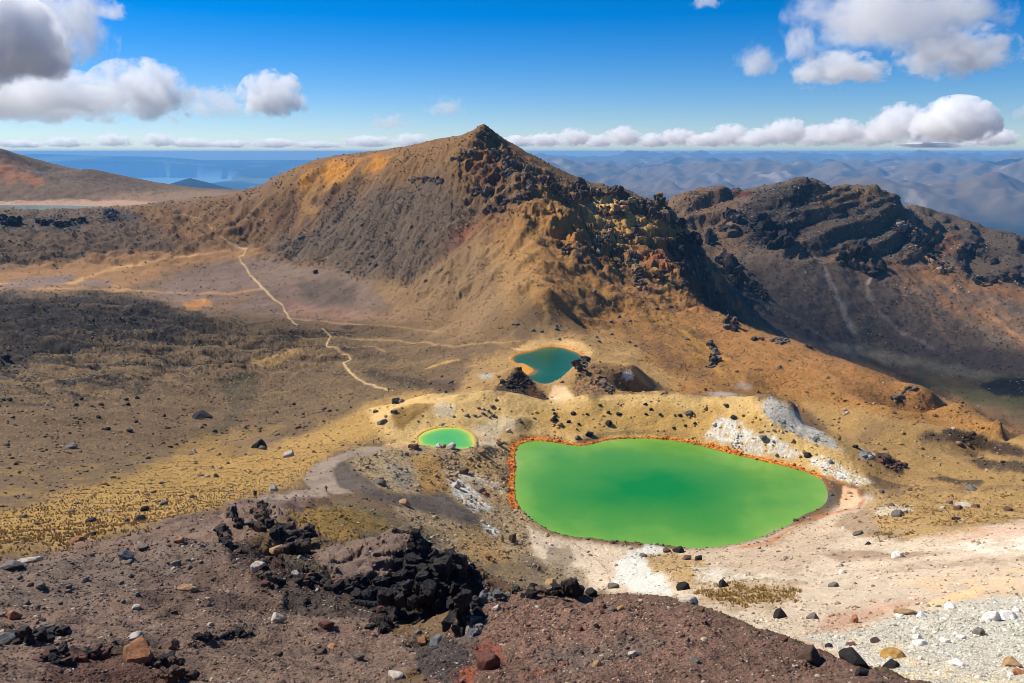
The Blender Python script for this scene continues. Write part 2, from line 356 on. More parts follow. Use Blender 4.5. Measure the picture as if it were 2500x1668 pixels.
_T = np.where(RHO > 600, Z/RHO, -9); _sk = _T.max(axis=1)[:, None]; sky_w = .25+.75*smooth(2, 30, (_sk-_T)*F)
sky_w = np.where((RHO > 600) & (PX < 1450), sky_w, 1.0).astype(np.float32)
Z0 = Z.copy()
Z = Z+n_a*R0*(0.25+0.75*shore)*np.clip(RHO/20, 0.15, 1)
Z = Z+n_r*(0.10*m_mtn+0.85*m_spine+0.25*m_wall+0.16*m_rim)+n_c*0.8*m_crag
# terraces of old lava beds in the crater wall, dipping to the left
hh = Z-0.30*X+14*fbm(X/130, Y/130, 404, 4)
for per, a in ((34.0, 0.6), (12.0, 0.5)):
    s = hh/per; fr = s-np.floor(s)
    Z = Z+m_wall*a*per*((smooth(0.62, 0.98, fr)-fr))*smooth(-0.25, 0.35, fbm(X/110+per, Y/110, 505, 4)+0.1)
    hh = Z-0.28*X+7*fbm(X/50, Y/50, 406, 4)
hs = Z+3*fbm(X/40, Y/40, 411, 3)
s = hs/11.0; fr = s-np.floor(s); Z = Z+m_spine*0.45*11*(smooth(0.6, 0.97, fr)-fr)*smooth(-0.3, 0.4, fbm(X/60, Y/60, 512, 3))
s = (Z+0.8*fbm(X/6, Y/6, 413, 3))/1.3; fr = s-np.floor(s); Z = Z+m_crag*0.6*1.3*(smooth(0.5, 0.95, fr)-fr)
# gullies in the talus and on the orange hillside run down the fall line
Z = Z+m_talus*2.2*fbm(np.arctan2(X-900, Y-400)*70, RHO/600, 606, 4)
flank = region([(1500,720),(1650,700),(2000,850),(2500,1050),(2400,1060),(1950,970),(1700,940)], 20, 15, 100, 350, 760, 19)
Z = Z+flank*(1.3*fbm((X*0.8+Y*0.6)/16, (Y*0.8-X*0.6)/90, 616, 4)+0.5*n_r*0.2)
# wrinkles of the lava flow and of the basin floor
Z = Z+m_mtn*(1-m_spine)*(2.6*fbm(np.arctan2(X+60, Y-1050)*16, np.hypot(X+60, Y-1050)/140, 646, 4)+1.0*fbm(np.arctan2(X+60, Y-1050)*50, np.hypot(X+60, Y-1050)/90, 656, 3))
Z = Z+m_rim*2.2*fbm(X/14, Y/60, 666, 4)
Z = np.where(RHO > 600, Z0+(Z-Z0)*sky_w-(1-sky_w)*1.2*m_mtn, Z)
Z = Z+m_fg*(RHO < 110)*.30*(ridged(X/6+3, Y/3, 676, 4)-.55)*smooth(14, 24, RHO)
wr = fbm(X/60+n_f*0.6, Y/16+n_f, 707, 5, .62)
Z = Z+m_lava*(4.0*wr+0.9*fbm(X/16, Y/5, 717, 3))*smooth(0, 1, (940-PY)/60)
basin = region([(-500,780),(600,790),(900,800),(1100,880),(1000,980),(850,1010),(600,1080),(0,1180),(-500,1200)], 40, 20, 200, 220, 760, 20)
Z = Z+basin*(1.1*fbm(X/50, Y/16, 727, 4)+0.5*fbm(X/14, Y/6, 737, 3))
# scooped hollows and cut banks of the dark foreground
def bump(px, py, rho, ra, rr, h, ang=0.0):
    """mound (h > 0) or hollow at a sight line and distance: half sizes ra across, rr along, in metres"""
    global Z
    az, t = pixdir(px, py); cx, cy = rho*math.sin(az), rho*math.cos(az)
    c, s_ = math.cos(ang+az), math.sin(ang+az)
    dx, dy = X-cx, Y-cy; u = (dx*c-dy*s_)/ra; v = (dx*s_+dy*c)/rr
    Z = Z+h*np.exp(-(u*u+v*v))
for b in ((270,1650,23.0,2.4,1.5,-1.3,0.2),(290,1590,27.5,3.0,1.0,0.45,0.1),(120,1520,37,3.0,0.8,-0.5,0.0),(520,1580,31,3.2,0.7,-0.5,-0.12),(560,1545,33.5,4.0,0.8,0.4,-0.12),
          (640,1450,45,2.6,2.0,-0.9,0.3),(600,1400,56,4,2.2,0.9,0.2),(720,1490,41,2.2,1.2,-0.7,0.5),(1010,1640,24,0.9,0.9,-0.35,0),(700,1340,70,4.0,3.0,-1.6,0.4),(560,1345,75,4,2,-1.0,0),
          (1000,1300,61,1.6,3,0.8,0),(480,800,640,60,10,3,0),(700,820,620,26,7,3.0,0.1),(830,845,560,30,6,2.6,0.1),(1040,900,430,20,6,2.2,0),(1000,885,460,14,5,-2,0),
          (960,1010,316,4,6,1.6,0.3),(1280,1030,318,5,3,1.2,0),(2330,1000,420,28,12,1.2,0.3),(2260,1035,380,22,6,1.6,0.2),(2200,1065,340,18,4,1.6,0),(2130,1095,318,9,2.6,2.0,-0.3),(1650,1390,150,9,9,1.6,0),(1560,1350,185,8,7,1.5,0)):
    bump(*b)
Z, SD = with_lakes(X, Y, Z)
print("relief", round(time.time()-T0, 1))
# ---- colour of the ground
C = np.empty(X.shape+(3,), np.float32); C[:] = s2l((124,101,74))
ROCK = np.zeros(X.shape, np.float32)+0.25      # how stony
def paint(rgb, poly, soft=14, amp=14, sc=90, st=1.0, rmin=0, rmax=9e9, rock=None, seed=[900], mult=None):
    seed[0] += 7
    m = (region if len(poly) > 0 else None)(poly, soft, amp, sc, rmin, rmax, seed[0])*st
    if mult is not None: m = m*mult
    mm = m > 0.002
    C[mm] += (s2l(rgb).astype(np.float32)-C[mm])*m[mm][:, None]
    if rock is not None: ROCK[mm] += (rock-ROCK[mm])*m[mm]
    return m
def stroke(rgb, pts, soft=3, amp=3, sc=40, st=1.0, rmin=0, rmax=9e9, seed=[5000], mult=None):
    seed[0] += 7
    m = lineregion(pts, soft, amp, sc, rmin, rmax, seed[0])*st
    if mult is not None: m = m*mult
    mm = m > 0.002
    C[mm] += (s2l(rgb).astype(np.float32)-C[mm])*m[mm][:, None]
    return m
def El(cx, cy, rx, ry, a=0.0, n=14):
    return [(cx+rx*math.cos(t)*math.cos(a)-ry*math.sin(t)*math.sin(a), cy+rx*math.cos(t)*math.sin(a)+ry*math.sin(t)*math.cos(a)) for t in [2*math.pi*i/n for i in range(n)]]
streak = fbm(A2*F/26+V*F/60, V*F/240-A2*F/90, 808, 4)          # long thin ground streaks
patch = fbm(A2*F/70, V*F*0.4/70, 818, 5)
fine = fbm(A2*F/9, V*F*0.4/9, 828, 4)
pos = lambda n, a=0.0, b=0.3: smooth(a, b, n)
# far left hill and blue lake shore
paint((116,92,68), [(-900,250),(640,440),(640,480),(300,500),(-900,505)], 6, 2, 60, 1, 1600, rock=.5)
paint((168,104,56), [(-300,380),(70,400),(110,440),(40,470),(-300,470)], 14, 20, 60, .8, 1800, mult=pos(patch, -.2, .2))
paint((82,72,64), [(0,350),(60,385),(300,435),(430,462),(300,470),(120,440),(0,390)], 10, 16, 50, .7, 1800, mult=pos(fine, -.1, .2), rock=.9)
paint((152,124,98), [(200,480),(450,462),(640,470),(500,490),(300,498)], 8, 6, 60, .7, 1500)
paint((178,144,122), [(-900,492),(0,490),(300,488),(420,498),(330,508),(262,505),(0,503),(-900,504)], 2.5, 2, 60, 1, 1500, rock=.05)
# rim in front of the blue lake
paint((108,84,58), [(-900,514),(300,508),(420,495),(520,560),(430,630),(200,645),(-900,670)], 8, 8, 60, 1, 900, 1700, rock=.6)
paint((70,62,56), [(0,540),(60,530),(240,535),(200,560),(80,570),(0,560)], 10, 14, 40, .9, 900, 1700, mult=pos(fine, -.2, .15), rock=1)
paint((66,58,54), El(285,530,50,14), 8, 10, 30, .8, 900, 1700, rock=1)
paint((134,96,52), [(300,505),(430,498),(600,462),(690,425),(700,560),(560,610),(430,600),(400,560)], 20, 22, 80, .9, 900, 1700, rock=.45)
# mountain
paint((136,102,66), [(560,480),(690,415),(1175,280),(1450,470),(1300,700),(1100,760),(900,700),(640,640)], 10, 10, 80, 1, 500, 1700, rock=.45)
paint((142,105,58), [(700,400),(950,375),(1175,280),(1260,390),(1150,470),(900,470),(720,500),(620,540)], 16, 16, 80, .7, 500, 1700)
paint((196,132,38), [(770,395),(950,378),(930,415),(850,440),(780,470),(730,460),(745,420)], 14, 16, 50, .95, 500, 1700, rock=.15, mult=pos(patch, -.5, .1))
paint((168,126,62), [(700,500),(830,430),(880,440),(790,505),(740,560)], 10, 12, 50, .7, 500, 1700, mult=pos(streak, -.4, .3))
paint((110,76,46), [(760,490),(880,425),(895,445),(800,510)], 5, 8, 40, .75, 500, 1700)
paint((104,89,74), [(640,610),(760,540),(900,455),(1080,430),(1150,520),(1130,620),(1000,690),(880,700),(760,660)], 40, 30, 90, .85, 500, 1700, rock=.85)
paint((112,78,44), [(560,520),(700,470),(760,520),(700,590),(600,600)], 20, 25, 60, .8, 500, 1700, rock=.5, mult=pos(patch, -.3, .2))
paint((150,84,58), [(1130,540),(1230,520),(1240,600),(1180,640),(1100,640),(1060,600)], 25, 25, 60, .6, 500, 1700, mult=pos(patch, -.4, .3))
paint((150,92,50), [(1160,370),(1200,360),(1230,430),(1190,470),(1150,430)], 10, 12, 40, .6, 500, 1700)
paint((84,74,66), [(1140,300),(1200,320),(1270,400),(1300,470),(1250,520),(1180,500),(1130,440),(1190,400)], 14, 26, 50, .55, 500, 1700, mult=pos(fine, -.1, .2), rock=1)
# orange right flank
paint((160,118,66), [(1200,560),(1330,480),(1450,480),(1640,560),(1660,705),(1900,820),(2150,905),(2345,980),(2520,1062),(2400,1075),(2000,1000),(1620,955),(1400,800),(1290,740)], 22, 14, 80, 1, 340, 1250, rock=.5)
paint((176,118,54), [(1300,520),(1440,500),(1560,580),(1500,720),(1400,660)], 20, 30, 70, .6, 340, 1100, mult=pos(patch, -.3, .3))
paint((112,84,58), [(1330,620),(1460,600),(1640,720),(1800,860),(1700,930),(1560,850),(1400,740)], 25, 30, 70, .65, 340, 1000, mult=pos(patch, -.2, .3), rock=.85)
paint((180,124,76), [(1640,720),(1800,790),(2150,910),(2300,980),(1950,960),(1750,880)], 20, 22, 70, .5, 340, 800, mult=pos(streak, -.3, .3))
paint((186,152,100), [(1450,800),(1560,850),(1650,950),(1480,900)], 20, 20, 60, .5, 340, 800)
paint((196,150,60), [(1600,770),(1700,790),(1830,930),(1720,900)], 14, 18, 60, .5, 340, 800, mult=pos(streak, -.2, .3))
paint((104,86,68), [(1420,450),(1560,460),(1650,500),(1800,580),(1830,740),(1760,780),(1650,715),(1560,690),(1440,620),(1380,520)], 20, 26, 60, .55, 560, 1250, mult=pos(fine+patch*.5, -.1, .2), rock=1)
paint((204,166,104), [(1440,480),(1500,470),(1520,520),(1470,560),(1430,540)], 8, 14, 30, .9, 560, 1250, rock=.2)
paint((198,150,82), [(1480,560),(1560,520),(1610,560),(1580,600),(1500,610)], 8, 14, 30, .85, 560, 1250, rock=.2)
paint((178,122,60), [(1600,550),(1680,560),(1720,590),(1640,600)], 8, 12, 30, .85, 560, 1250, rock=.2)
paint((160,100,60), [(1560,620),(1640,600),(1660,660),(1600,680)], 10, 14, 30, .8, 560, 1250)
paint((170,112,66), [(1730,600),(1790,600),(1800,660),(1850,780),(1900,820),(1800,760),(1740,680)], 8, 12, 30, .75, 560, 1250)
paint((78,66,58), [(1650,600),(1720,590),(1740,700),(1830,800),(1760,780),(1660,712)], 10, 14, 40, .85, 660, 1250, rock=.8)  # cliff face turned from the sun, its shade put into the colour
# crater ridge on the right
paint((116,100,84), [(1640,480),(1760,440),(2240,400),(2520,560),(2520,700),(2100,640),(1850,640),(1760,720),(1680,560)], 10, 10, 60, 1, 980, 2300, rock=.9)
paint((122,96,72), [(1640,490),(1700,450),(1790,460),(1840,560),(1800,640),(1740,640),(1680,560)], 14, 20, 60, .75, 980, 2300, rock=.7)
paint((76,70,66), [(1840,480),(1900,440),(1990,440),(1980,540),(1930,600),(1840,600),(1800,560)], 14, 20, 60, .9, 980, 2300, rock=1)
paint((118,92,64), [(1990,445),(2170,455),(2100,500),(2000,500)], 10, 14, 60, .7, 980, 2300)
paint((88,78,70), [(2020,500),(2200,470),(2240,600),(2160,640),(1960,600)], 16, 20, 60, .75, 980, 2300, rock=1)
paint((104,52,42), El(1812,470,30,9), 5, 6, 30, .8, 980, 2300)
paint((150,102,66), [(2020,620),(2080,590),(2160,640),(2260,600),(2300,650),(2400,660),(2520,720),(2520,800),(2300,700),(2150,680)], 16, 22, 60, .7, 980, 2300, mult=pos(patch, -.3, .2))
paint((96,82,70), [(2235,490),(2340,525),(2520,580),(2520,690),(2300,640),(2240,570)], 8, 14, 60, .85, 980, 2300, rock=.6)
paint((132,88,60), [(2260,560),(2330,560),(2370,620),(2280,620)], 12, 16, 40, .6, 980, 2300)
paint((112,97,84), [(1740,650),(1850,610),(2100,650),(2520,740),(2520,980),(2300,900),(2050,880),(1830,780)], 18, 14, 80, 1, 700, 1700, rock=.5)
paint((96,84,76), [(1780,690),(1900,620),(1960,700),(2100,860),(1980,840),(1830,770)], 20, 20, 80, .8, 700, 1700, rock=.4)
paint((156,112,74), [(2120,660),(2300,670),(2520,800),(2520,860),(2330,760),(2220,700)], 20, 22, 80, .8, 700, 1700, mult=pos(streak, -.3, .3))
for pts, c, st in (([(1990,610,3),(2030,690,5),(2060,760,8),(2085,810,8)], (152,140,128), .8), ([(2110,680,3),(2120,720,3),(2150,770,4),(2200,810,4),(2280,850,4)], (150,136,124), .65),
                   ([(2190,670,3),(2210,720,3),(2230,770,3)], (138,108,86), .6), ([(2230,700,4),(2270,750,5),(2290,800,3),(2340,850,3)], (140,112,92), .7),
                   ([(2290,680,4),(2400,760,6),(2500,830,6)], (160,120,86), .7), ([(2400,700,4),(2450,770,4),(2510,830,4)], (150,116,90), .6), ([(2150,645,3),(2120,690,3)], (200,180,150), .7),
                   ([(1880,740,3),(1960,790,3),(2020,830,4)], (150,124,100), .6)):
    stroke([min(235, v_*1.1) for v_ in c], pts, 6, 9, 30, st*.75, 700, 1800)
paint((150,138,112), [(1980,835),(2100,845),(2250,875),(2400,900),(2460,918),(2400,930),(2250,905),(2100,868)], 8, 10, 60, .85, 600, 1500, rock=.3)
paint((96,96,56), [(2230,880),(2340,925),(2470,910),(2520,950),(2520,1030),(2380,980),(2250,940)], 12, 14, 50, .8, 500, 1500, mult=pos(patch, -.5, .2))
paint((42,38,42), [(2380,940),(2450,925),(2540,920),(2540,975),(2440,965)], 5, 8, 30, .9, 500, 1500)
paint((60,54,48), [(2100,870),(2230,920),(2330,975),(2480,1045),(2400,1020),(2150,900)], 10, 10, 50, .8, 500, 1500)
# apron, crater floor
paint((146,118,82), [(860,690),(1000,690),(1180,560),(1290,690),(1160,835),(1050,830),(900,770)], 30, 20, 90, .9, 480, 900, rock=.35)
paint((170,132,80), [(1180,600),(1300,560),(1330,700),(1250,780),(1220,700)], 25, 20, 60, .6, 480, 900)
paint((134,112,98), [(380,700),(560,620),(760,650),(900,690),(960,760),(850,790),(700,775),(520,768),(430,745)], 16, 14, 90, .95, 640, 1100, rock=.12)
paint((100,86,74), [(720,690),(800,680),(880,700),(860,740),(760,745)], 14, 12, 50, .75, 640, 1100)
paint((158,120,100), [(700,740),(860,760),(960,775),(800,790),(690,770)], 10, 12, 50, .7, 600, 1100)
paint((164,122,76), [(-600,690),(0,655),(220,628),(560,595),(640,620),(480,650),(300,700),(0,705),(-600,720)], 14, 14, 90, .9, 760, 1200, rock=.1)
stroke((206,162,110), [(-600,700,2),(0,692,3),(180,690,4),(260,660,3),(420,630,2),(560,612,2)], 4, 5, 60, .7, 760, 1200)
stroke((206,158,104), [(0,706,3),(200,704,4),(420,716,3),(560,716,2),(640,706,3)], 4, 4, 60, .6, 700, 1200)
stroke((196,150,96), [(330,712,2),(290,700,2),(260,690,2),(200,690,2)], 3, 3, 30, .6, 700, 1200)
paint((138,118,108), El(95,690,95,14,-.12), 5, 5, 40, .9, 760, 1200)
paint((140,118,106), El(235,692,45,8,-.05), 4, 5, 40, .9, 760, 1200)
paint((146,124,110), [(340,720),(420,712),(490,722),(450,742),(400,740)], 5, 5, 40, .8, 720, 1200)
paint((212,150,84), [(446,742),(500,726),(520,744),(478,758)], 5, 5, 30, .95, 690, 1100)
paint((150,112,72), [(350,725),(540,740),(600,710),(640,720),(520,765)], 12, 8, 50, .5, 690, 1100)
# lava field and basin
paint((122,100,72), [(-900,770),(560,770),(900,790),(1100,880),(1040,980),(860,1020),(640,1080),(300,1150),(-900,1220)], 20, 20, 120, .9, 200, 760, rock=.4)
lm = paint((56,50,44), [(-900,716),(0,719),(240,715),(400,745),(500,768),(530,790),(440,820),(260,850),(100,880),(-900,900)], 16, 26, 90, .85, 480, 900, rock=.8, mult=1-.75*pos(wr+.3*fine, .12, .30))
lm = lm*1.0
paint((54,47,40), [(-900,870),(300,850),(520,790),(860,800),(880,860),(600,900),(400,940),(0,1000),(-900,1040)], 30, 30, 120, .8, 380, 900, mult=pos(-wr+.25*fine, -.02, .16), rock=.7)
paint((150,124,84), [(-200,860),(700,800),(1000,830),(900,960),(400,1000),(-200,1060)], 30, 30, 100, .5, 380, 900, mult=pos(wr+.25*fine, .10, .30))  # sunlit wrinkle crests painted lighter than the dark troughs
paint((186,150,92), [(600,880),(700,860),(740,868),(640,892)], 6, 8, 40, .6, 380, 900)
paint((52,45,36), El(690,835,45,13,-.15), 8, 8, 40, .75, 380, 900)
paint((62,54,44), El(960,925,80,12,.25), 10, 10, 40, .7, 330, 600)
paint((66,57,46), El(1090,945,90,12,.1), 10, 10, 40, .6, 330, 600)
paint((74,64,50), El(900,865,70,10,.15), 10, 10, 40, .6, 330, 700)
paint((140,116,84), El(1050,885,70,12,-.15), 8, 8, 40, .7, 330, 700)
stroke((212,166,88), [(1120,878,2),(1080,888,3),(1040,900,2)], 3, 3, 30, .8, 330, 700)
paint((74,74,56), [(530,930),(620,900),(640,960),(590,1010),(560,1060),(500,1080),(560,1000)], 12, 16, 40, .55, 220, 600)
paint((160,128,70), [(440,1080),(520,1060),(700,1040),(640,1080),(560,1110),(430,1110)], 14, 12, 60, .7, 220, 600)
paint((132,108,86), [(540,1080),(640,1050),(720,1080),(640,1110)], 14, 12, 40, .6, 220, 600)
# golden grass slope, sulphur-tinted ground round the small lakes
g_grass = g = paint((176,142,80), [(-900,1290),(0,1262),(160,1200),(300,1170),(440,1110),(600,1110),(720,1070),(880,1000),(950,960),(1050,960),(1000,1040),(900,1085),(780,1120),(760,1170),(620,1215),(440,1262),(150,1335),(-900,1380)], 16, 18, 90, .9, 60, 470, rock=.3)
paint((158,128,66), [(-900,1200),(300,1130),(600,1080),(700,1120),(560,1190),(200,1290),(-900,1330)], 20, 30, 70, .5, 60, 470, mult=pos(patch, -.2, .3))
tuft = pos(fbm(A2*F/5.5, V*F*.5/5.5, 838, 3), .05, .3)
C += (s2l((196,160,88)).astype(np.float32)-C)*(g*tuft*.4)[..., None]
basin_sp = basin*(1-lm)*pos(fbm(A2*F/6, V*F*.8/4, 848, 3), .22, .4)
C += (s2l((176,142,80)).astype(np.float32)-C)*(basin_sp*.5)[..., None]
basin_dk = basin*pos(fbm(A2*F/7, V*F*.7/5, 858, 3), .3, .5)
C += (s2l((74,62,50)).astype(np.float32)-C)*(basin_dk*.5)[..., None]
# berm round the lakes
paint((204,172,112), [(900,1000),(1000,960),(1140,955),(1240,955),(1300,968),(1430,966),(1560,960),(1880,965),(2000,1035),(2110,1140),(2120,1190),(1980,1160),(1700,1090),(1480,1070),(1280,1070),(1250,1100),(1180,1090),(960,1095),(930,1060)], 16, 22, 60, 1, 255, 358, rock=.2)
paint((186,146,74), [(1300,1000),(1500,990),(1750,990),(1900,1040),(1700,1070),(1480,1055),(1330,1060)], 14, 20, 60, .6, 262, 352)
paint((152,118,58), [(960,1010),(1010,985),(1060,990),(1020,1020),(985,1050),(960,1045)], 6, 8, 40, .8, 262, 352)
paint((206,194,166), El(1085,1000,24,20), 8, 10, 30, .7, 262, 352)
paint((208,192,164), [(1150,1040),(1230,1020),(1270,1035),(1230,1060),(1180,1080)], 10, 12, 30, .7, 262, 352)
paint((140,122,80), El(1278,1038,20,16), 6, 6, 30, .7, 262, 352)
paint((226,212,178), [(1130,1080),(1200,1075),(1230,1100),(1160,1092)], 6, 8, 30, .7, 262, 352)
white = pos(fine, -.45, .05)
paint((206,204,196), [(1720,1065),(1750,1015),(1790,1020),(1860,1065),(1870,1110),(1800,1095)], 7, 12, 30, .95, 262, 352, rock=.4, mult=white)
paint((206,204,196), [(1870,1062),(1900,1070),(1955,1105),(1930,1120),(1880,1100)], 7, 12, 30, .95, 262, 352, rock=.4, mult=white)
paint((214,212,202), [(1975,1110),(2020,1115),(2080,1150),(2130,1180),(2100,1185),(2040,1165),(1980,1135)], 7, 12, 30, .95, 262, 352, rock=.8, mult=white)
paint((170,174,174), [(1850,985),(1885,972),(1930,990),(2000,1050),(2060,1095),(2065,1105),(2000,1085),(1930,1050),(1870,1020)], 7, 9, 30, .95, 262, 380, rock=.5, mult=.55+.45*white)
paint((122,122,120), [(1860,1000),(1960,1055),(2020,1085),(1980,1080),(1880,1035)], 7, 9, 25, .6, 262, 380, mult=pos(fine, -.1, .2))
# teal lake surroundings
paint((180,146,92), [(1120,960),(1160,880),(1240,840),(1340,800),(1500,830),(1640,940),(1640,965),(1300,975)], 34, 34, 60, .8, 340, 520, rock=.25)
paint((214,176,118), [(1250,850),(1320,828),(1400,830),(1450,850),(1440,880),(1420,860),(1350,842),(1270,862)], 5, 6, 30, .8, 400, 520, rock=.1)
paint((74,56,46), [(1170,965),(1240,930),(1262,893),(1300,935),(1345,975),(1260,980)], 5, 9, 30, .92, 340, 392, rock=.9)  # shade on the mound's near face painted into its dark rock
paint((118,78,48), [(1255,900),(1285,920),(1330,965),(1300,970)], 5, 8, 25, .6, 340, 392)
paint((150,116,76), [(1398,940),(1430,885),(1500,880),(1560,925),(1600,960),(1480,975),(1400,975)], 6, 10, 30, .85, 340, 400, rock=.6)
paint((82,66,58), [(1400,930),(1450,885),(1480,900),(1440,940),(1500,940),(1480,975),(1400,975)], 6, 14, 25, .7, 340, 400, mult=pos(fine, -.1, .2), rock=1)
paint((216,186,146), [(1340,975),(1350,944),(1380,942),(1400,970),(1370,982)], 5, 6, 20, .9, 335, 400, rock=.1)
paint((220,214,200), El(1535,918,14,12), 3, 6, 15, .9, 340, 400)
paint((168,170,160), El(1185,918,20,10), 5, 8, 20, .7, 360, 520)
paint((124,96,58), [(1165,840),(1230,760),(1290,690),(1300,760),(1240,810)], 8, 10, 40, .6, 440, 620)  # shaded inner wall of the bowl, painted darker
paint((206,170,112), [(1320,735),(1335,730),(1345,780),(1330,780)], 4, 8, 20, .4, 440, 620)
# banks left of the green lake
paint((168,146,112), [(880,1095),(1160,1092),(1262,1100),(1262,1230),(1330,1300),(1450,1350),(1400,1440),(1150,1420),(1000,1300),(940,1200),(850,1140)], 14, 14, 70, 1, 80, 300, rock=.75)
paint((176,136,66), [(1000,1110),(1060,1110),(1110,1180),(1080,1240),(1040,1220)], 12, 14, 50, .75, 80, 300)
paint((178,144,86), [(1100,1110),(1230,1110),(1240,1240),(1180,1200)], 14, 14, 50, .6, 80, 300, rock=.9)
paint((204,204,198), [(1090,1170),(1130,1165),(1170,1210),(1200,1240),(1160,1245),(1110,1215)], 8, 12, 30, .85, 80, 300, rock=.7, mult=white)
paint((196,196,188), [(1080,1150),(1150,1155),(1230,1180),(1240,1210),(1170,1180)], 8, 12, 30, .5, 80, 300, mult=white)
paint((206,206,200), El(1195,1295,24,10,.5), 4, 8, 20, .85, 80, 300)
paint((150,146,136), [(940,1130),(1000,1140),(1010,1200),(960,1180)], 10, 12, 40, .6, 80, 300)
paint((112,101,92), [(820,1110),(870,1150),(940,1210),(1080,1200),(1170,1260),(1170,1290),(1000,1240),(850,1200),(640,1225),(760,1190)], 8, 6, 60, .97, 100, 260, rock=.15)
paint((126,114,84), [(850,1210),(960,1270),(1080,1300),(1060,1330),(900,1280),(820,1240)], 10, 12, 40, .7, 90, 250, rock=.8)
paint((150,120,52), [(690,1245),(860,1240),(960,1290),(880,1320),(800,1330),(740,1290)], 8, 12, 40, .8, 80, 260, rock=.8)
paint((92,98,92), [(860,1290),(950,1290),(1080,1330),(1120,1380),(1020,1340),(900,1330)], 8, 12, 30, .7, 80, 260, rock=.8, mult=pos(fine, -.3, .1))
paint((164,130,72), [(1100,1290),(1180,1290),(1290,1400),(1250,1450),(1150,1400)], 16, 16, 50, .6, 80, 260, rock=.8)
paint((124,110,88), [(1050,1350),(1200,1380),(1300,1350),(1400,1420),(1300,1460),(1180,1450)], 12, 14, 50, .75, 80, 260, rock=.5)
# pale outwash below the lake
paint((197,181,160), [(1290,1285),(1350,1312),(1450,1325),(1600,1345),(1900,1330),(2060,1230),(2140,1200),(2200,1260),(2300,1300),(2560,1260),(2900,1250),(2900,1700),(2250,1680),(1900,1560),(1650,1460),(1420,1440),(1300,1350)], 9, 8, 60, 1, 34, 300, rock=.3)
paint((150,134,114), [(1340,1335),(1390,1330),(1405,1365),(1370,1395),(1330,1370)], 5, 6, 30, .85, 100, 300, rock=.1)
paint((134,118,94), [(1290,1370),(1420,1390),(1440,1440),(1300,1440)], 12, 12, 40, .7, 100, 300, rock=.6)
paint((182,162,140), [(1660,1350),(1900,1290),(2050,1250),(2080,1300),(1950,1400),(1750,1390)], 14, 14, 70, .8, 100, 300, rock=.35)
paint((196,198,192), [(1500,1420),(1510,1370),(1580,1330),(1640,1345),(1570,1370),(1620,1420),(1640,1450),(1560,1450)], 6, 8, 30, .95, 100, 300, rock=.25)
paint((172,142,92), [(1570,1360),(1650,1345),(1720,1370),(1740,1420),(1680,1440),(1600,1410)], 8, 12, 40, .85, 100, 300, rock=.6)
paint((200,200,192), [(1690,1400),(1800,1400),(1900,1410),(1990,1415),(1870,1420),(1700,1420)], 6, 10, 30, .7, 60, 300, mult=white)
paint((160,134,98), [(1700,1440),(1800,1410),(1950,1430),(1900,1480),(1800,1490),(1700,1470)], 22, 30, 50, .75, 50, 300, rock=.6)
paint((170,138,70), [(1700,1450),(1780,1430),(1950,1440),(1950,1470),(1800,1480)], 8, 14, 30, .7, 50, 300, mult=tuft)
paint((150,126,98), [(2040,1280),(2060,1255),(2120,1240),(2300,1300),(2200,1320),(2100,1310)], 8, 10, 50, .8, 100, 300, rock=.3)
paint((178,146,92), [(2120,1240),(2130,1200),(2300,1190),(2560,1190),(2900,1180),(2900,1250),(2500,1270),(2300,1305),(2150,1300)], 18, 26, 60, .85, 100, 330, rock=.4)
paint((158,128,64), El(2180,1305,50,8), 4, 6, 25, .7, 80, 300, mult=tuft)
paint((158,134,110), [(1980,1355),(2130,1345),(2300,1350),(2200,1365),(2050,1370)], 6, 8, 60, .8, 80, 300)
paint((150,126,106), [(2100,1390),(2400,1360),(2900,1350),(2900,1365),(2400,1378),(2150,1405)], 6, 8, 60, .55, 60, 300, mult=pos(streak, -.4, .3))
paint((206,170,150), [(2300,1305),(2560,1270),(2560,1290),(2350,1330)], 8, 8, 50, .6, 80, 300)
paint((228,222,212), [(2300,1330),(2560,1300),(2560,1345),(2400,1350)], 8, 10, 50, .6, 80, 300, mult=pos(streak, -.4, .3))
paint((220,178,130), [(2200,1420),(2560,1370),(2560,1440),(2300,1470)], 10, 12, 50, .5, 40, 300, mult=pos(streak, -.3, .3))
paint((190,142,116), [(1980,1545),(2030,1500),(2200,1470),(2240,1470),(2180,1500),(2060,1540)], 14, 24, 40, .6, 36, 300)
paint((218,192,146), [(2270,1470),(2360,1440),(2460,1430),(2340,1470),(2260,1490)], 6, 10, 40, .75, 36, 300)
paint((192,188,176), [(1960,1552),(2060,1545),(2200,1500),(2330,1475),(2560,1440),(2900,1440),(2900,1760),(2250,1690)], 6, 10, 40, .96, 30, 200, rock=.9)
paint((190,192,184), [(2200,1560),(2400,1500),(2560,1480),(2560,1600),(2350,1620)], 20, 30, 60, .45, 30, 200, mult=pos(patch, -.3, .2))
paint((220,198,150), [(2100,1560),(2400,1640),(2560,1640),(2560,1700),(2200,1680)], 20, 30, 40, .5, 30, 200, mult=pos(patch+fine, -.1, .3))
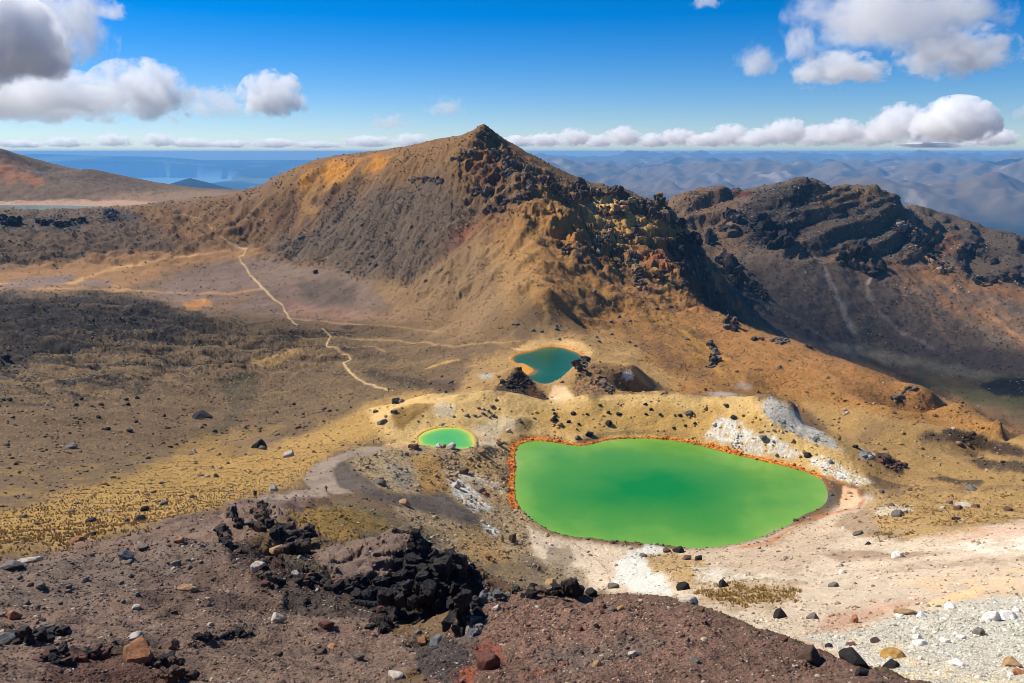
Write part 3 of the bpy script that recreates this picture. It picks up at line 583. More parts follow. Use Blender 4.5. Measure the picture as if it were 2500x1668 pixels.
# plain right of the lake
paint((172,140,86), [(1960,985),(2100,1000),(2350,1050),(2560,1080),(2560,1200),(2130,1210),(2100,1150)], 12, 12, 60, .85, 300, 460, rock=.3)
paint((128,104,76), [(2050,1010),(2300,1040),(2560,1120),(2560,1150),(2250,1110),(2080,1080)], 20, 26, 60, .6, 300, 460, mult=pos(patch, -.2, .3))
for c_, e in (((56,44,36), El(2400,1082,110,18,.24)), ((76,64,52), El(2440,1135,90,12,.15)), ((52,38,30), El(2170,1130,44,12,.6)), ((86,72,56), El(2330,1175,70,9,.1)), ((84,70,56), El(2300,1075,60,8,.1))):
    paint(c_, e, 7, 10, 30, .85, 260, 520, rock=.8)
paint((190,192,190), El(2115,1117,20,8,.1), 4, 5, 20, .85, 260, 520)
paint((196,192,180), El(2180,1245,50,12,-.1), 5, 10, 20, .7, 200, 400, mult=white)
# orange shore band of the green lake, grey mud and pale beach at its right end
sdb, sds, sdt, sdbl = SD
wob = fbm(X/3.0, Y/3.0, 868, 3)*1.2
az_ = PX
north = ((PY < 1112) | (PX < 1275)) & (RHO > 215)
bw = 1.7+1.5*smooth(1500, 1300, PX)+.8*smooth(1500, 1800, PX)+.8*fbm(X/9, Y/9, 869, 2)
band = (smooth(-.3, .2, sdb-.1)*(1-smooth(bw-.6, bw+.6, sdb+wob)))*smooth(1262, 1215, PY+wob*6)*np.where(PX > 1650, 1, np.where((PX < 1280) | (PY < 1150), 1, 0))
band = band*np.where((PX > 1960), np.where(PY < 1200, .9, .0), 1)
C += (s2l((216,134,52)).astype(np.float32)-C)*(band*(.75+.25*pos(fine, -.3, .2)))[..., None]
ROCK = np.maximum(ROCK, band*.9)
for q in (([(1985,1158,3),(2030,1165,3),(2095,1205,4),(2108,1222,4),(2095,1240,3),(2040,1254,3),(1990,1262,3),(1940,1290,2),(1880,1325,3),(1800,1338,2)], (190,110,56), .7),):
    stroke(q[1], q[0], 4, 5, 30, q[2], 200, 330)
paint((104,98,92), [(2006,1165),(2040,1175),(2046,1215),(2035,1232),(2010,1240),(2018,1205)], 3, 4, 30, .9, 220, 330, rock=0)
paint((118,92,62), [(2036,1178),(2062,1185),(2052,1222),(2044,1228)], 3, 4, 20, .85, 220, 330, rock=0)
paint((222,184,146), [(2058,1188),(2090,1198),(2100,1215),(2090,1235),(2050,1240),(2050,1225)], 4, 4, 20, .9, 220, 330, rock=0)
wet = smooth(-.2, .1, sdb)*(1-smooth(.5, 1.1, sdb+wob*.3))*(1-band)
C += (s2l((96,82,72)).astype(np.float32)-C)*(wet*.7)[..., None]
ys = smooth(-.3, .3, sds)*(1-smooth(.6, 2.2, sds+wob*.5)); C += (s2l((196,166,70)).astype(np.float32)-C)*(ys*.7)[..., None]
os_ = smooth(-.3, .3, sdt)*(1-smooth(.8, 3.6, sdt+wob)); C += (s2l((214,146,66)).astype(np.float32)-C)*(os_*.8)[..., None]
paint((206,146,62), [(1250,892),(1280,890),(1304,905),(1290,916),(1262,905)], 4, 4, 20, .9, 330, 470, rock=0)
# foreground
paint((136,113,99), [(-900,1372),(0,1357),(150,1335),(300,1305),(450,1262),(620,1222),(700,1210),(800,1200),(700,1260),(560,1330),(700,1400),(1050,1600),(900,1700),(-900,2200)], 6, 8, 60, 1, 0, 200, rock=.45)
paint((158,142,126), [(600,1225),(760,1195),(740,1170),(770,1130),(850,1100),(940,1088),(945,1100),(860,1115),(810,1145),(830,1190),(860,1205),(650,1232)], 5, 4, 40, 1, 120, 290, rock=.1)
paint((126,112,100), [(-100,1400),(400,1330),(560,1300),(500,1380),(200,1480),(-100,1520)], 26, 26, 90, .6, 30, 140)
paint((88,70,60), [(250,1430),(560,1360),(800,1440),(700,1540),(400,1520)], 26, 26, 90, .6, 20, 90, mult=pos(patch, -.3, .2))
paint((84,74,66), [(150,1540),(600,1560),(900,1600),(800,1650),(200,1600)], 26, 22, 90, .6, 15, 60, mult=pos(streak, -.3, .3))
paint((134,114,104), [(760,1345),(900,1320),(1000,1312),(1000,1380),(930,1420),(800,1410)], 8, 8, 50, .95, 40, 72, rock=.08)
paint((84,73,66), [(560,1300),(760,1350),(800,1430),(940,1440),(1000,1360),(1180,1440),(1180,1560),(900,1540),(700,1480),(560,1380)], 10, 14, 50, .85, 36, 78, rock=1)
paint((74,65,60), [(960,1380),(1020,1320),(1180,1420),(1190,1560),(1000,1560),(930,1480)], 8, 10, 40, .9, 36, 66, rock=1)
paint((96,60,50), El(640,1400,60,22,.3), 14, 16, 40, .6, 36, 80)
WHITE_FG = region([(1960,1552),(2060,1545),(2200,1500),(2330,1475),(2560,1440),(2900,1440),(2900,1760),(2250,1690)], 6, 10, 40, 30, 200, 994)
paint((128,101,88), [(1050,1590),(1160,1490),(1250,1455),(1380,1435),(1600,1455),(1800,1510),(2000,1595),(2300,1690),(3300,2200),(900,2200)], 6, 6, 50, 1, 0, 37, rock=.7)
paint((148,116,100), [(1200,1480),(1500,1460),(1800,1520),(1700,1620),(1300,1640),(1200,1560)], 26, 26, 70, .6, 0, 37)
paint((102,94,92), [(1130,1480),(1190,1500),(1180,1560),(1140,1590),(1110,1560)], 6, 8, 40, .85, 0, 37, rock=.1)
paint((122,112,104), [(1300,1600),(1600,1560),(1620,1580),(1400,1640),(1320,1660)], 16, 12, 60, .6, 0, 37)
paint((150,88,70), El(1195,1610,38,32,.3), 7, 10, 30, .85, 0, 37, rock=.1)
paint((170,92,64), El(1130,1652,34,16,0), 7, 10, 30, .8, 0, 37, rock=.1)
paint((156,96,70), El(1330,1640,60,10,-.4), 7, 10, 30, .5, 0, 37)
paint((80,76,76), [(1000,1560),(1100,1560),(1160,1620),(1100,1668),(1020,1640)], 8, 10, 40, .8, 0, 40, rock=.7)
paint((96,62,52), [(100,1620),(300,1590),(420,1620),(440,1668),(300,1700),(100,1700)], 10, 14, 40, .7, 0, 30, rock=.7)
# paths
PATHS = [[(536,578,1),(560,598,2),(585,606,2),(604,612,2),(596,622,2),(582,628,2),(590,642,3),(602,655,3),(610,672,3.5),(628,688,4),(640,702,4.5),(655,718,4.5),(672,732,3.5),(690,746,3),(697,762,3),(706,778,3),(726,793,2.5)],
         [(786,804,2.5),(800,816,2.5),(808,824,3),(800,835,3),(793,850,3),(800,858,2.5)], [(800,858,2.5),(850,866,2.5),(856,874,3),(838,888,3.5),(850,902,4),(868,920,4.5),(890,934,4),(930,946,3),(960,955,2)]]
PATHM = np.zeros(X.shape, np.float32)
for pth in PATHS: PATHM = np.maximum(PATHM, stroke((194,168,124), [(a_, b_, c_*.62) for a_, b_, c_ in pth], 1.3, 1.4, 16, .95, 300, 1500))
for pts in ([(812,824,1.2),(900,828,1.2),(1000,836,1.2),(1110,846,1.4),(1160,840,1.4),(1270,832,1.4)], [(800,850,1),(900,845,1),(940,860,1)], [(1470,862,1.2),(1530,865,1.2),(1580,885,1.2),(1640,920,1.2)],
            [(1548,905,4),(1580,940,5),(1600,955,4)], [(700,776,1),(850,790,1.2),(990,800,1),(1080,812,1)], [(430,520,1),(480,528,1.2),(520,560,1)], [(925,1075,4),(930,1045,5),(940,1010,4)]):
    stroke((196,162,108), pts, 2, 1.5, 16, .6, 280, 1600)
for pts, w in (([(1400,1325,.8),(1440,1350,.8),(1480,1390,1),(1490,1420,1.4),(1470,1445,2)], 1), ([(1330,1312,.6),(1350,1300,.6)], 1), ([(1385,1310,.6),(1400,1330,.8)], 1)):
    stroke((120,104,88), pts, 1.2, 3, 20, .6, 100, 300)
# ---- stony speckle, graded by region
sp1 = vnoise(A2*F/2.6, V*F*.55/2.6, 880); sp2 = vnoise(A2*F/1.5, V*F*.6/1.5, 881); sp3 = fbm(X*1.1, Y*1.1, 882, 3)
amp = (0.14+0.30*ROCK)*(1-.8*PATHM)*smooth(-.5, 1.5, np.minimum(np.minimum(sdb, sds), sdt))
C *= (1+amp*(0.55*sp1+0.55*sp2)+0.10*patch+0.06*streak)[..., None]
dk = pos(sp1+.6*sp2, .5, .9)*ROCK*.55
C *= (1-dk)[..., None]
lt = pos(-sp1+.5*sp2, .62, .95)*ROCK*.35
C += (s2l((170,160,150)).astype(np.float32)-C)*lt[..., None]
lum = C@np.array([.3, .59, .11], np.float32); C = lum[..., None]+(C-lum[..., None])*(.97+.03*np.clip(band, 0, 1))[..., None]
lum = np.maximum(C@np.array([.3, .59, .11], np.float32), .004)[..., None]; C = np.maximum(lum+(C-lum)*1.03, .003)*np.array([1.05, 1.0, .90], np.float32); C = np.clip(C*1.16*lum**.26, 0.010, 0.80)
# undercut ledges: push the steep rock sideways by height so that faces break up
qx = 1.0*fbm(Z*.9+A2*30, A2*60+V*9, 971, 3)*m_crag*np.clip(RHO/60, .3, 1.4)*.55+m_spine*3.2*fbm(Z/7+A2*20, A2*40+V*6, 972, 3)+m_wall*5.0*fbm(Z/11+A2*12, A2*30+V*5, 973, 3)
qy = 1.0*fbm(Z*.9-A2*30, A2*60-V*9, 974, 3)*m_crag*np.clip(RHO/60, .3, 1.4)*.55+m_spine*3.2*fbm(Z/7-A2*20, A2*40-V*6, 975, 3)+m_wall*5.0*fbm(Z/11-A2*12, A2*30-V*5, 976, 3)
X = X+qx; Y = Y+qy
print("colour", round(time.time()-T0, 1))
# ------------------------------------------------------------------ materials
def new_mat(name):
    m = bpy.data.materials.new(name); m.use_nodes = True
    nt = m.node_tree; return m, nt, nt.nodes['Principled BSDF']
def N(nt, t, **kw):
    n = nt.nodes.new(t)
    for k, v in kw.items(): setattr(n, k, v)
    return n
def ground_material():
    m, nt, b = new_mat("ground_rock"); L = nt.links.new
    col = N(nt, 'ShaderNodeAttribute', attribute_name="Col"); geo = N(nt, 'ShaderNodeTexCoord')
    rock = N(nt, 'ShaderNodeAttribute', attribute_name="Rock")
    near = N(nt, 'ShaderNodeAttribute', attribute_name="Near")
    n1 = N(nt, 'ShaderNodeTexNoise'); n1.inputs['Scale'].default_value = 9.0; n1.inputs['Detail'].default_value = 6; n1.inputs['Roughness'].default_value = .65
    v1 = N(nt, 'ShaderNodeTexVoronoi'); v1.inputs['Scale'].default_value = 13.0
    v2 = N(nt, 'ShaderNodeTexVoronoi'); v2.inputs['Scale'].default_value = 1.6
    n2 = N(nt, 'ShaderNodeTexNoise'); n2.inputs['Scale'].default_value = 0.9; n2.inputs['Detail'].default_value = 5; n2.inputs['Roughness'].default_value = .7
    for n in (n1, v1, v2, n2): L(geo.outputs['Object'], n.inputs['Vector'])
    # pebble colours close to the camera, boulder-sized mottling farther out
    mixv = N(nt, 'ShaderNodeMix', data_type='RGBA'); L(near.outputs['Fac'], mixv.inputs[0]); L(v2.outputs['Color'], mixv.inputs[6]); L(v1.outputs['Color'], mixv.inputs[7])
    bw = N(nt, 'ShaderNodeRGBToBW'); L(mixv.outputs[2], bw.inputs[0])
    mr = N(nt, 'ShaderNodeMapRange'); L(bw.outputs[0], mr.inputs[0]); mr.inputs[1].default_value = .1; mr.inputs[2].default_value = .9
    sub = N(nt, 'ShaderNodeMath', operation='MULTIPLY'); L(rock.outputs['Fac'], sub.inputs[0]); sub.inputs[1].default_value = 0.42
    lo = N(nt, 'ShaderNodeMath', operation='SUBTRACT'); lo.inputs[0].default_value = 0.97; L(sub.outputs[0], lo.inputs[1])
    hi = N(nt, 'ShaderNodeMath', operation='ADD'); hi.inputs[0].default_value = 1.03; L(sub.outputs[0], hi.inputs[1])
    L(lo.outputs[0], mr.inputs[3]); L(hi.outputs[0], mr.inputs[4])
    mul = N(nt, 'ShaderNodeVectorMath', operation='SCALE'); L(col.outputs['Color'], mul.inputs[0]); L(mr.outputs[0], mul.inputs['Scale'])
    mixn = N(nt, 'ShaderNodeMix', data_type='FLOAT'); L(near.outputs['Fac'], mixn.inputs[0]); L(n2.outputs['Fac'], mixn.inputs[2]); L(n1.outputs['Fac'], mixn.inputs[3])
    mr2 = N(nt, 'ShaderNodeMapRange'); L(mixn.outputs[0], mr2.inputs[0]); mr2.inputs[1].default_value = .3; mr2.inputs[2].default_value = .7; mr2.inputs[3].default_value = .86; mr2.inputs[4].default_value = 1.14
    mul2 = N(nt, 'ShaderNodeVectorMath', operation='SCALE'); L(mul.outputs[0], mul2.inputs[0]); L(mr2.outputs[0], mul2.inputs['Scale'])
    L(mul2.outputs[0], b.inputs['Base Color'])
    b.inputs['Roughness'].default_value = .93; b.inputs['Specular IOR Level'].default_value = .22
    # bump
    ad = N(nt, 'ShaderNodeMath', operation='MULTIPLY_ADD'); L(v1.outputs['Distance'], ad.inputs[0]); ad.inputs[1].default_value = -0.07; L(n1.outputs['Fac'], ad.inputs[2])
    b1 = N(nt, 'ShaderNodeBump'); L(ad.outputs[0], b1.inputs['Height']); b1.inputs['Distance'].default_value = 0.10
    st1 = N(nt, 'ShaderNodeMath', operation='MULTIPLY'); L(near.outputs['Fac'], st1.inputs[0]); st1.inputs[1].default_value = .8; L(st1.outputs[0], b1.inputs['Strength'])
    b2 = N(nt, 'ShaderNodeBump'); L(n2.outputs['Fac'], b2.inputs['Height']); b2.inputs['Distance'].default_value = 1.0; b2.inputs['Strength'].default_value = .5
    L(b1.outputs[0], b2.inputs['Normal']); L(b2.outputs[0], b.inputs['Normal'])
    return m
M_GROUND = ground_material()
def add_attr(me, name, arr):
    if arr.ndim == 1:
        a = me.attributes.new(name, 'FLOAT', 'POINT'); a.data.foreach_set('value', np.ascontiguousarray(arr, np.float32))
    else:
        a = me.attributes.new(name, 'FLOAT_COLOR', 'POINT')
        if arr.shape[1] == 3: arr = np.c_[arr, np.ones(len(arr))]
        a.data.foreach_set('color', np.ascontiguousarray(arr, np.float32).ravel())
def mesh_np(name, co, faces, mat=None, smooth_=True, kind=None, parent=None, nside=4):
    me = bpy.data.meshes.new(name); n = len(faces)
    me.vertices.add(len(co)); me.vertices.foreach_set('co', np.ascontiguousarray(co, np.float32).ravel())
    me.loops.add(n*nside); me.loops.foreach_set('vertex_index', np.ascontiguousarray(faces, np.int32).ravel())
    me.polygons.add(n); me.polygons.foreach_set('loop_start', np.arange(n, dtype=np.int32)*nside)
    me.polygons.foreach_set('loop_total', np.full(n, nside, np.int32))
    me.polygons.foreach_set('use_smooth', np.full(n, bool(smooth_)))
    me.update(calc_edges=True)
    if mat: me.materials.append(mat)
    o = bpy.data.objects.new(name, me); COL.objects.link(o)
    if kind: o['kind'] = kind
    if parent: o.parent = parent
    return o
# ------------------------------------------------------------------ ground split by kind of terrain
CLS = np.zeros(X.shape, np.int8)
CLS[(m_lava > .5) & (lm > .25)] = 1
CLS[m_mtn > .5] = 2; CLS[(m_spine > .5)] = 2
CLS[(m_rim > .5)] = 3
CLS[(RHO > 1560) & (PX < 700)] = 4
CLS[((m_wall > .4) | (m_talus > .4)) & (RHO > 880) | ((RHO > 900) & (PX > 1560))] = 5
CLS[m_fg > .5] = 6
CLS[(band > .45)] = 7
CLS[PATHM > .45] = 8
CLS[(flank > .5) & (RHO < 800)] = 9
NAMES = ["ground", "lava_field", "mountain", "rim_slope", "hill", "crater_wall", "scree_slope", "beach", "path", "hillside"]
co = np.stack([X, Y, Z], -1).reshape(-1, 3)
idx = np.arange(NA*NR).reshape(NA, NR)
quad = np.stack([idx[:-1, :-1], idx[1:, :-1], idx[1:, 1:], idx[:-1, 1:]], -1).reshape(-1, 4)
qc = CLS[:-1, :-1].ravel()
colf = C.reshape(-1, 3); rockf = np.clip(ROCK, 0, 1).ravel(); nearf = (1-smooth(60, 180, RHO)).ravel().astype(np.float32)
for k, nm in enumerate(NAMES):
    q = quad[qc == k]
    if not len(q): continue
    used = np.zeros(NA*NR, bool); used[q.ravel()] = True
    remap = np.cumsum(used)-1
    o = mesh_np(nm, co[used], remap[q], M_GROUND, True, 'structure')
    add_attr(o.data, "Col", colf[used]); add_attr(o.data, "Rock", rockf[used]); add_attr(o.data, "Near", nearf[used])
print("ground mesh", round(time.time()-T0, 1))
def ground_at(px, py, rmin=0.0):
    """first ground point met by a sight line: position, distance"""
    az, t = pixdir(px, py); i = int(round((float(az)-ga[0])/(ga[1]-ga[0])))
    i = min(max(i, 0), NA-1)
    r = RHO[i]; tt = Z[i]/r
    k = np.where((tt >= t) & (r > max(rmin, 3)))[0]
    if not len(k): return None
    k = k[0]
    return Vector((X[i, k], Y[i, k], Z[i, k])), float(r[k]), (i, k)
# ------------------------------------------------------------------ water
def water_material(name, deep, shallow, rim, wd, rough=.12, spec=.5):
    m, nt, b = new_mat(name); L = nt.links.new
    at = N(nt, 'ShaderNodeAttribute', attribute_name="shore"); tc = N(nt, 'ShaderNodeTexCoord')
    nz = N(nt, 'ShaderNodeTexNoise'); nz.inputs['Scale'].default_value = .045; nz.inputs['Detail'].default_value = 4; L(tc.outputs['Object'], nz.inputs['Vector'])
    ad = N(nt, 'ShaderNodeMath', operation='MULTIPLY_ADD'); L(nz.outputs['Fac'], ad.inputs[0]); ad.inputs[1].default_value = wd[2]*.7; L(at.outputs['Fac'], ad.inputs[2])
    sb = N(nt, 'ShaderNodeMath', operation='SUBTRACT'); L(ad.outputs[0], sb.inputs[0]); sb.inputs[1].default_value = wd[2]*.28
    cr = N(nt, 'ShaderNodeValToRGB'); dv = N(nt, 'ShaderNodeMath', operation='DIVIDE'); L(sb.outputs[0], dv.inputs[0]); dv.inputs[1].default_value = wd[2]; L(dv.outputs[0], cr.inputs[0])
    e = cr.color_ramp.elements; e[0].position = 0; e[0].color = (*s2l(rim), 1); e[1].position = 1; e[1].color = (*s2l(deep), 1)
    x = e.new(wd[0]/wd[2]); x.color = (*s2l(shallow), 1); x = e.new(wd[1]/wd[2]); x.color = tuple(list(s2l(shallow)*.4+s2l(deep)*.6)+[1])
    L(cr.outputs[0], b.inputs['Base Color']); b.inputs['Roughness'].default_value = rough; b.inputs['IOR'].default_value = 1.33; b.inputs['Specular IOR Level'].default_value = spec
    w = N(nt, 'ShaderNodeTexNoise'); w.inputs['Scale'].default_value = 1.6; w.inputs['Detail'].default_value = 4; L(tc.outputs['Object'], w.inputs['Vector'])
    bp = N(nt, 'ShaderNodeBump'); bp.inputs['Strength'].default_value = .45; bp.inputs['Distance'].default_value = .16; L(w.outputs['Fac'], bp.inputs['Height']); L(bp.outputs[0], b.inputs['Normal'])
    return m
def lake(name, i, mat, label, cell):
    poly, lv, R, sl = LAKES[i]
    lo = poly.min(0)-1.5; hi = poly.max(0)+1.5
    nx = int((hi[0]-lo[0])/cell)+2; ny = int((hi[1]-lo[1])/cell)+2
    gx, gy = np.meshgrid(np.linspace(lo[0], hi[0], nx), np.linspace(lo[1], hi[1], ny), indexing='ij')
    sd = polysdf(gx, gy, poly)
    ix = np.arange(nx*ny).reshape(nx, ny)
    q = np.stack([ix[:-1, :-1], ix[1:, :-1], ix[1:, 1:], ix[:-1, 1:]], -1).reshape(-1, 4)
    keep = (sd[:-1, :-1] < 1.0).ravel(); q = q[keep]
    used = np.zeros(nx*ny, bool); used[q.ravel()] = True; rm = np.cumsum(used)-1
    c = np.stack([gx, gy, np.full_like(gx, lv-0.02)], -1).reshape(-1, 3)
    o = mesh_np(name, c[used], rm[q], mat, True, 'structure')
    dd = -sd.ravel()[used]; yy = c[used][:, 1]; xx = c[used][:, 0]
    if i == 0: dd = dd-np.clip(dd/34, 0, 1)*(10*smooth(yy.min()+50, yy.max(), yy)+17*smooth(xx.min()+60, xx.max(), xx)-8*smooth(yy.min()+60, yy.min()+10, yy)*smooth(xx.max()-30, xx.min()+10, xx))
    add_attr(o.data, "shore", dd); o['label'] = label
    return o
lake("lake", 0, water_material("emerald_water", (22,124,38), (118,164,60), (140,160,84), (1.6, 14, 44)), "large milky emerald green lake with an orange shore band", 1.0)
lake("lake", 1, water_material("small_green_water", (78,170,84), (124,186,76), (214,204,70), (2.2, 4, 9)), "small round bright green pond with a yellow rim", .35)
lake("lake", 2, water_material("teal_water", (24,84,52), (44,98,66), (150,104,40), (2.2, 5, 14), .12, .3), "dark teal lake in the crater behind the ochre bank", .5)
lake("lake", 3, water_material("blue_lake_water", (60,120,124), (70,128,128), (110,130,116), (5, 15, 40)), "strip of distant blue-green lake at the left", 6.0)
# ------------------------------------------------------------------ far country: plains, ranges, distant lake
def far_country():
    na, nr = 620, 760
    a = np.linspace(-1.0, 1.0, na); r = np.exp(np.linspace(math.log(2600), math.log(62000), nr))
    A, Rr = np.meshgrid(a, r, indexing='ij'); x = Rr*np.sin(A); y = Rr*np.cos(A)
    pxx = 1250+F*np.tan(A)/CP*1.0
    def rng(lam, seed, o=5): return ridged(x/lam, y/lam, seed, o)
    z = -1400+smooth(2600, 9000, Rr)*0+420*(1-smooth(2600, 12000, Rr))
    hillsR = smooth(-0.12, 0.06, A)*smooth(6500, 16000, Rr)*(1-smooth(45000, 60000, Rr))
    rg = rng(9000, 31, 6); big = fbm(x/22000, y/22000, 41, 3)
    cap = Rr*np.tan(np.radians(-0.36+.30*fbm(A*14, 0*A+2, 66, 5)))
    rr_ = np.clip(.62*rng(6500, 31, 6)+.38*rng(2400, 51, 5)+.12*big, 0, 1)**1.5
    z = z+hillsR*(180+np.maximum(cap+1150, 0)*(.08+1.05*rr_)*smooth(7000, 17000, Rr)+170*rng(1300, 52, 4))
    z = z+60*rng(1500, 61, 4)*smooth(-0.2, 0.0, A)*(1-smooth(30000, 60000, Rr))
    z = np.where(hillsR > 0.02, np.minimum(z, cap+0.15*np.maximum(z-cap, 0)), z)
    def cone(px, rho, h, rad, p=1.4, seed=71):
        azc = math.atan2((px-1250)/F, CP); cx, cy = rho*math.sin(azc), rho*math.cos(azc)
        d = np.hypot(x-cx, y-cy)/rad
        k = 1+.25*fbm(x/(rad*.4), y/(rad*.4), seed, 4)
        return h*np.clip(1-d*k, 0, 1)**p
    z = z+np.maximum.reduce([cone(500, 15500, 960, 2600, .8), cone(545, 15800, 800, 3000, .9, 72), cone(450, 15600, 700, 2300, .9, 73)])
    z = z+np.maximum(cone(352, 46000, 760, 3800, .9, 74), cone(340, 46000, 450, 7000, 1.0, 75))
    z = z+np.maximum(cone(170, 57000, 500, 9000, .6, 76), 0)
    z = z+smooth(30000, 62000, Rr)*(-62000*math.tan(math.radians(.50))+1400)*(1-.0*A)+smooth(45000, 60000, Rr)*60*fbm(A*9, A*0, 81, 4)
    lk = ((x+19500)/6500)**2+((y-37000)/9500)**2
    lake_m = (lk+.35*fbm(x/4000, y/4000, 91, 4)) < 1
    z = np.where(lake_m, -1402, z)
    c = np.empty(z.shape+(3,), np.float32); c[:] = s2l((30,40,28))
    f1 = fbm(x/2500, y/2500, 95, 5); f2 = fbm(x/500, y/900, 96, 4)
    c[...] *= (1+.45*f2+.3*fbm(x/200, y/200, 98, 3))[..., None]
    tus = smooth(-1050, -750, z+200*f1)*hillsR
    c += (s2l((128,106,80)).astype(np.float32)-c)*(tus*.85)[..., None]
    farm = smooth(.05, .3, fbm(x/3000, y/5000, 97, 4))*(A < 0)*(Rr > 22000)
    c += (s2l((160,160,110)).astype(np.float32)-c)*(farm*.6)[..., None]
    lit = smooth(.28, .4, fbm(x/800, y/1500, 99, 4))*tus
    c += (s2l((200,180,150)).astype(np.float32)-c)*(lit*.5)[..., None]  # sunlit patches painted into the tussock colour
    c[lake_m] = s2l((150,190,200))
    ix = np.arange(na*nr).reshape(na, nr)
    q = np.stack([ix[:-1, :-1], ix[1:, :-1], ix[1:, 1:], ix[:-1, 1:]], -1).reshape(-1, 4)
    m, nt, b = new_mat("far_forest"); at = N(nt, 'ShaderNodeAttribute', attribute_name="Col"); nt.links.new(at.outputs['Color'], b.inputs['Base Color'])
    b.inputs['Roughness'].default_value = 1; b.inputs['Specular IOR Level'].default_value = .05
    cc = np.stack([x, y, z], -1).reshape(-1, 3)
    lq = lake_m[:-1, :-1].ravel(); cl = np.where(lq, 2, np.where((hillsR[:-1, :-1] > .3).ravel(), 1, 0))
    for k, nm in enumerate(("distant_plain", "distant_hills", "distant_lake")):
        qq = q[cl == k]; used = np.zeros(na*nr, bool); used[qq.ravel()] = True; rm = np.cumsum(used)-1
        o = mesh_np(nm, cc[used], rm[qq], m, True, 'structure'); add_attr(o.data, "Col", c.reshape(-1, 3)[used])
far_country()
print("far", round(time.time()-T0, 1))
# ------------------------------------------------------------------ rocks
RNG = np.random.default_rng(7)
def icosphere(sub):
    t = (1+5**.5)/2
    v = [(-1,t,0),(1,t,0),(-1,-t,0),(1,-t,0),(0,-1,t),(0,1,t),(0,-1,-t),(0,1,-t),(t,0,-1),(t,0,1),(-t,0,-1),(-t,0,1)]
    f = [(0,11,5),(0,5,1),(0,1,7),(0,7,10),(0,10,11),(1,5,9),(5,11,4),(11,10,2),(10,7,6),(7,1,8),(3,9,4),(3,4,2),(3,2,6),(3,6,8),(3,8,9),(4,9,5),(2,4,11),(6,2,10),(8,6,7),(9,8,1)]
    v = [np.array(p, float)/np.linalg.norm(p) for p in v]
    for _ in range(sub):
        c = {}; nf = []
        def mid(a, b):
            k = (min(a, b), max(a, b))
            if k not in c: p = v[a]+v[b]; v.append(p/np.linalg.norm(p)); c[k] = len(v)-1
            return c[k]
        for a, b, d in f:
            ab, bd, da = mid(a, b), mid(b, d), mid(d, a); nf += [(a,ab,da),(b,bd,ab),(d,da,bd),(ab,bd,da)]
        f = nf
    return np.array(v), np.array(f)
ICO = [icosphere(k) for k in range(5)]
def rock_shape(sub, rng, planes=14, soft=18.0, rough=0.05, boxy=False):
    v, f = ICO[sub]
    n = rng.normal(size=(planes, 3)); n /= np.linalg.norm(n, axis=1)[:, None]
    d = rng.uniform(.62, 1.0, planes)
    if boxy:
        ax = np.array([(1,0,0),(-1,0,0),(0,1,0),(0,-1,0),(0,0,1),(0,0,-1)], float)+rng.normal(0, .16, (6, 3))
        ax /= np.linalg.norm(ax, axis=1)[:, None]; n = np.concatenate([ax, n[:4]]); d = np.concatenate([rng.uniform(.50, .80, 6), rng.uniform(.7, .95, 4)])
    q = np.maximum(v@n.T, 0.02)/d[None]
    r = (q**soft).sum(1)**(-1/soft)
    r = np.minimum(r, 1.15)
    p = v*r[:, None]
    if rough:
        s = rng.integers(0, 9999); k = 2.2
        nn = vnoise(v[:, 0]*k+v[:, 2]*1.7*k+s, v[:, 1]*k-v[:, 2]*1.3*k, 5)+.6*vnoise(v[:, 0]*k*2.5+v[:, 2]*3*k+s, v[:, 1]*k*2.5-v[:, 2]*2*k, 6)
        p = p*(1+rough*nn[:, None])
    return p
def rot_random(rng, n):
    q = rng.normal(size=(n, 4)); q /= np.linalg.norm(q, axis=1)[:, None]
    w, x, y, z = q.T
    return np.stack([np.stack([1-2*(y*y+z*z), 2*(x*y-z*w), 2*(x*z+y*w)], -1), np.stack([2*(x*y+z*w), 1-2*(x*x+z*z), 2*(y*z-x*w)], -1), np.stack([2*(x*z-y*w), 2*(y*z+x*w), 1-2*(x*x+y*y)], -1)], 1)
def rock_material():
    m, nt, b = new_mat("weathered_rock"); L = nt.links.new
    col = N(nt, 'ShaderNodeAttribute', attribute_name="Col"); tc = N(nt, 'ShaderNodeTexCoord'); gm = N(nt, 'ShaderNodeNewGeometry')
    oc = N(nt, 'ShaderNodeObjectInfo')
    n1 = N(nt, 'ShaderNodeTexNoise'); n1.inputs['Scale'].default_value = 3.5; n1.inputs['Detail'].default_value = 8; n1.inputs['Roughness'].default_value = .7
    L(gm.outputs['Position'], n1.inputs['Vector'])
    mr = N(nt, 'ShaderNodeMapRange'); L(n1.outputs['Fac'], mr.inputs[0]); mr.inputs[1].default_value = .3; mr.inputs[2].default_value = .7; mr.inputs[3].default_value = .62; mr.inputs[4].default_value = 1.3
    sc = N(nt, 'ShaderNodeVectorMath', operation='SCALE'); L(mr.outputs[0], sc.inputs['Scale']); L(col.outputs['Color'], sc.inputs[0])
    mul = N(nt, 'ShaderNodeVectorMath', operation='MULTIPLY'); L(sc.outputs[0], mul.inputs[0]); L(oc.outputs['Color'], mul.inputs[1])
    L(mul.outputs[0], b.inputs['Base Color']); b.inputs['Roughness'].default_value = .9; b.inputs['Specular IOR Level'].default_value = .25
    bp = N(nt, 'ShaderNodeBump'); bp.inputs['Distance'].default_value = .12; bp.inputs['Strength'].default_value = .7; L(n1.outputs['Fac'], bp.inputs['Height']); L(bp.outputs[0], b.inputs['Normal'])
    return m
M_ROCK = rock_material()
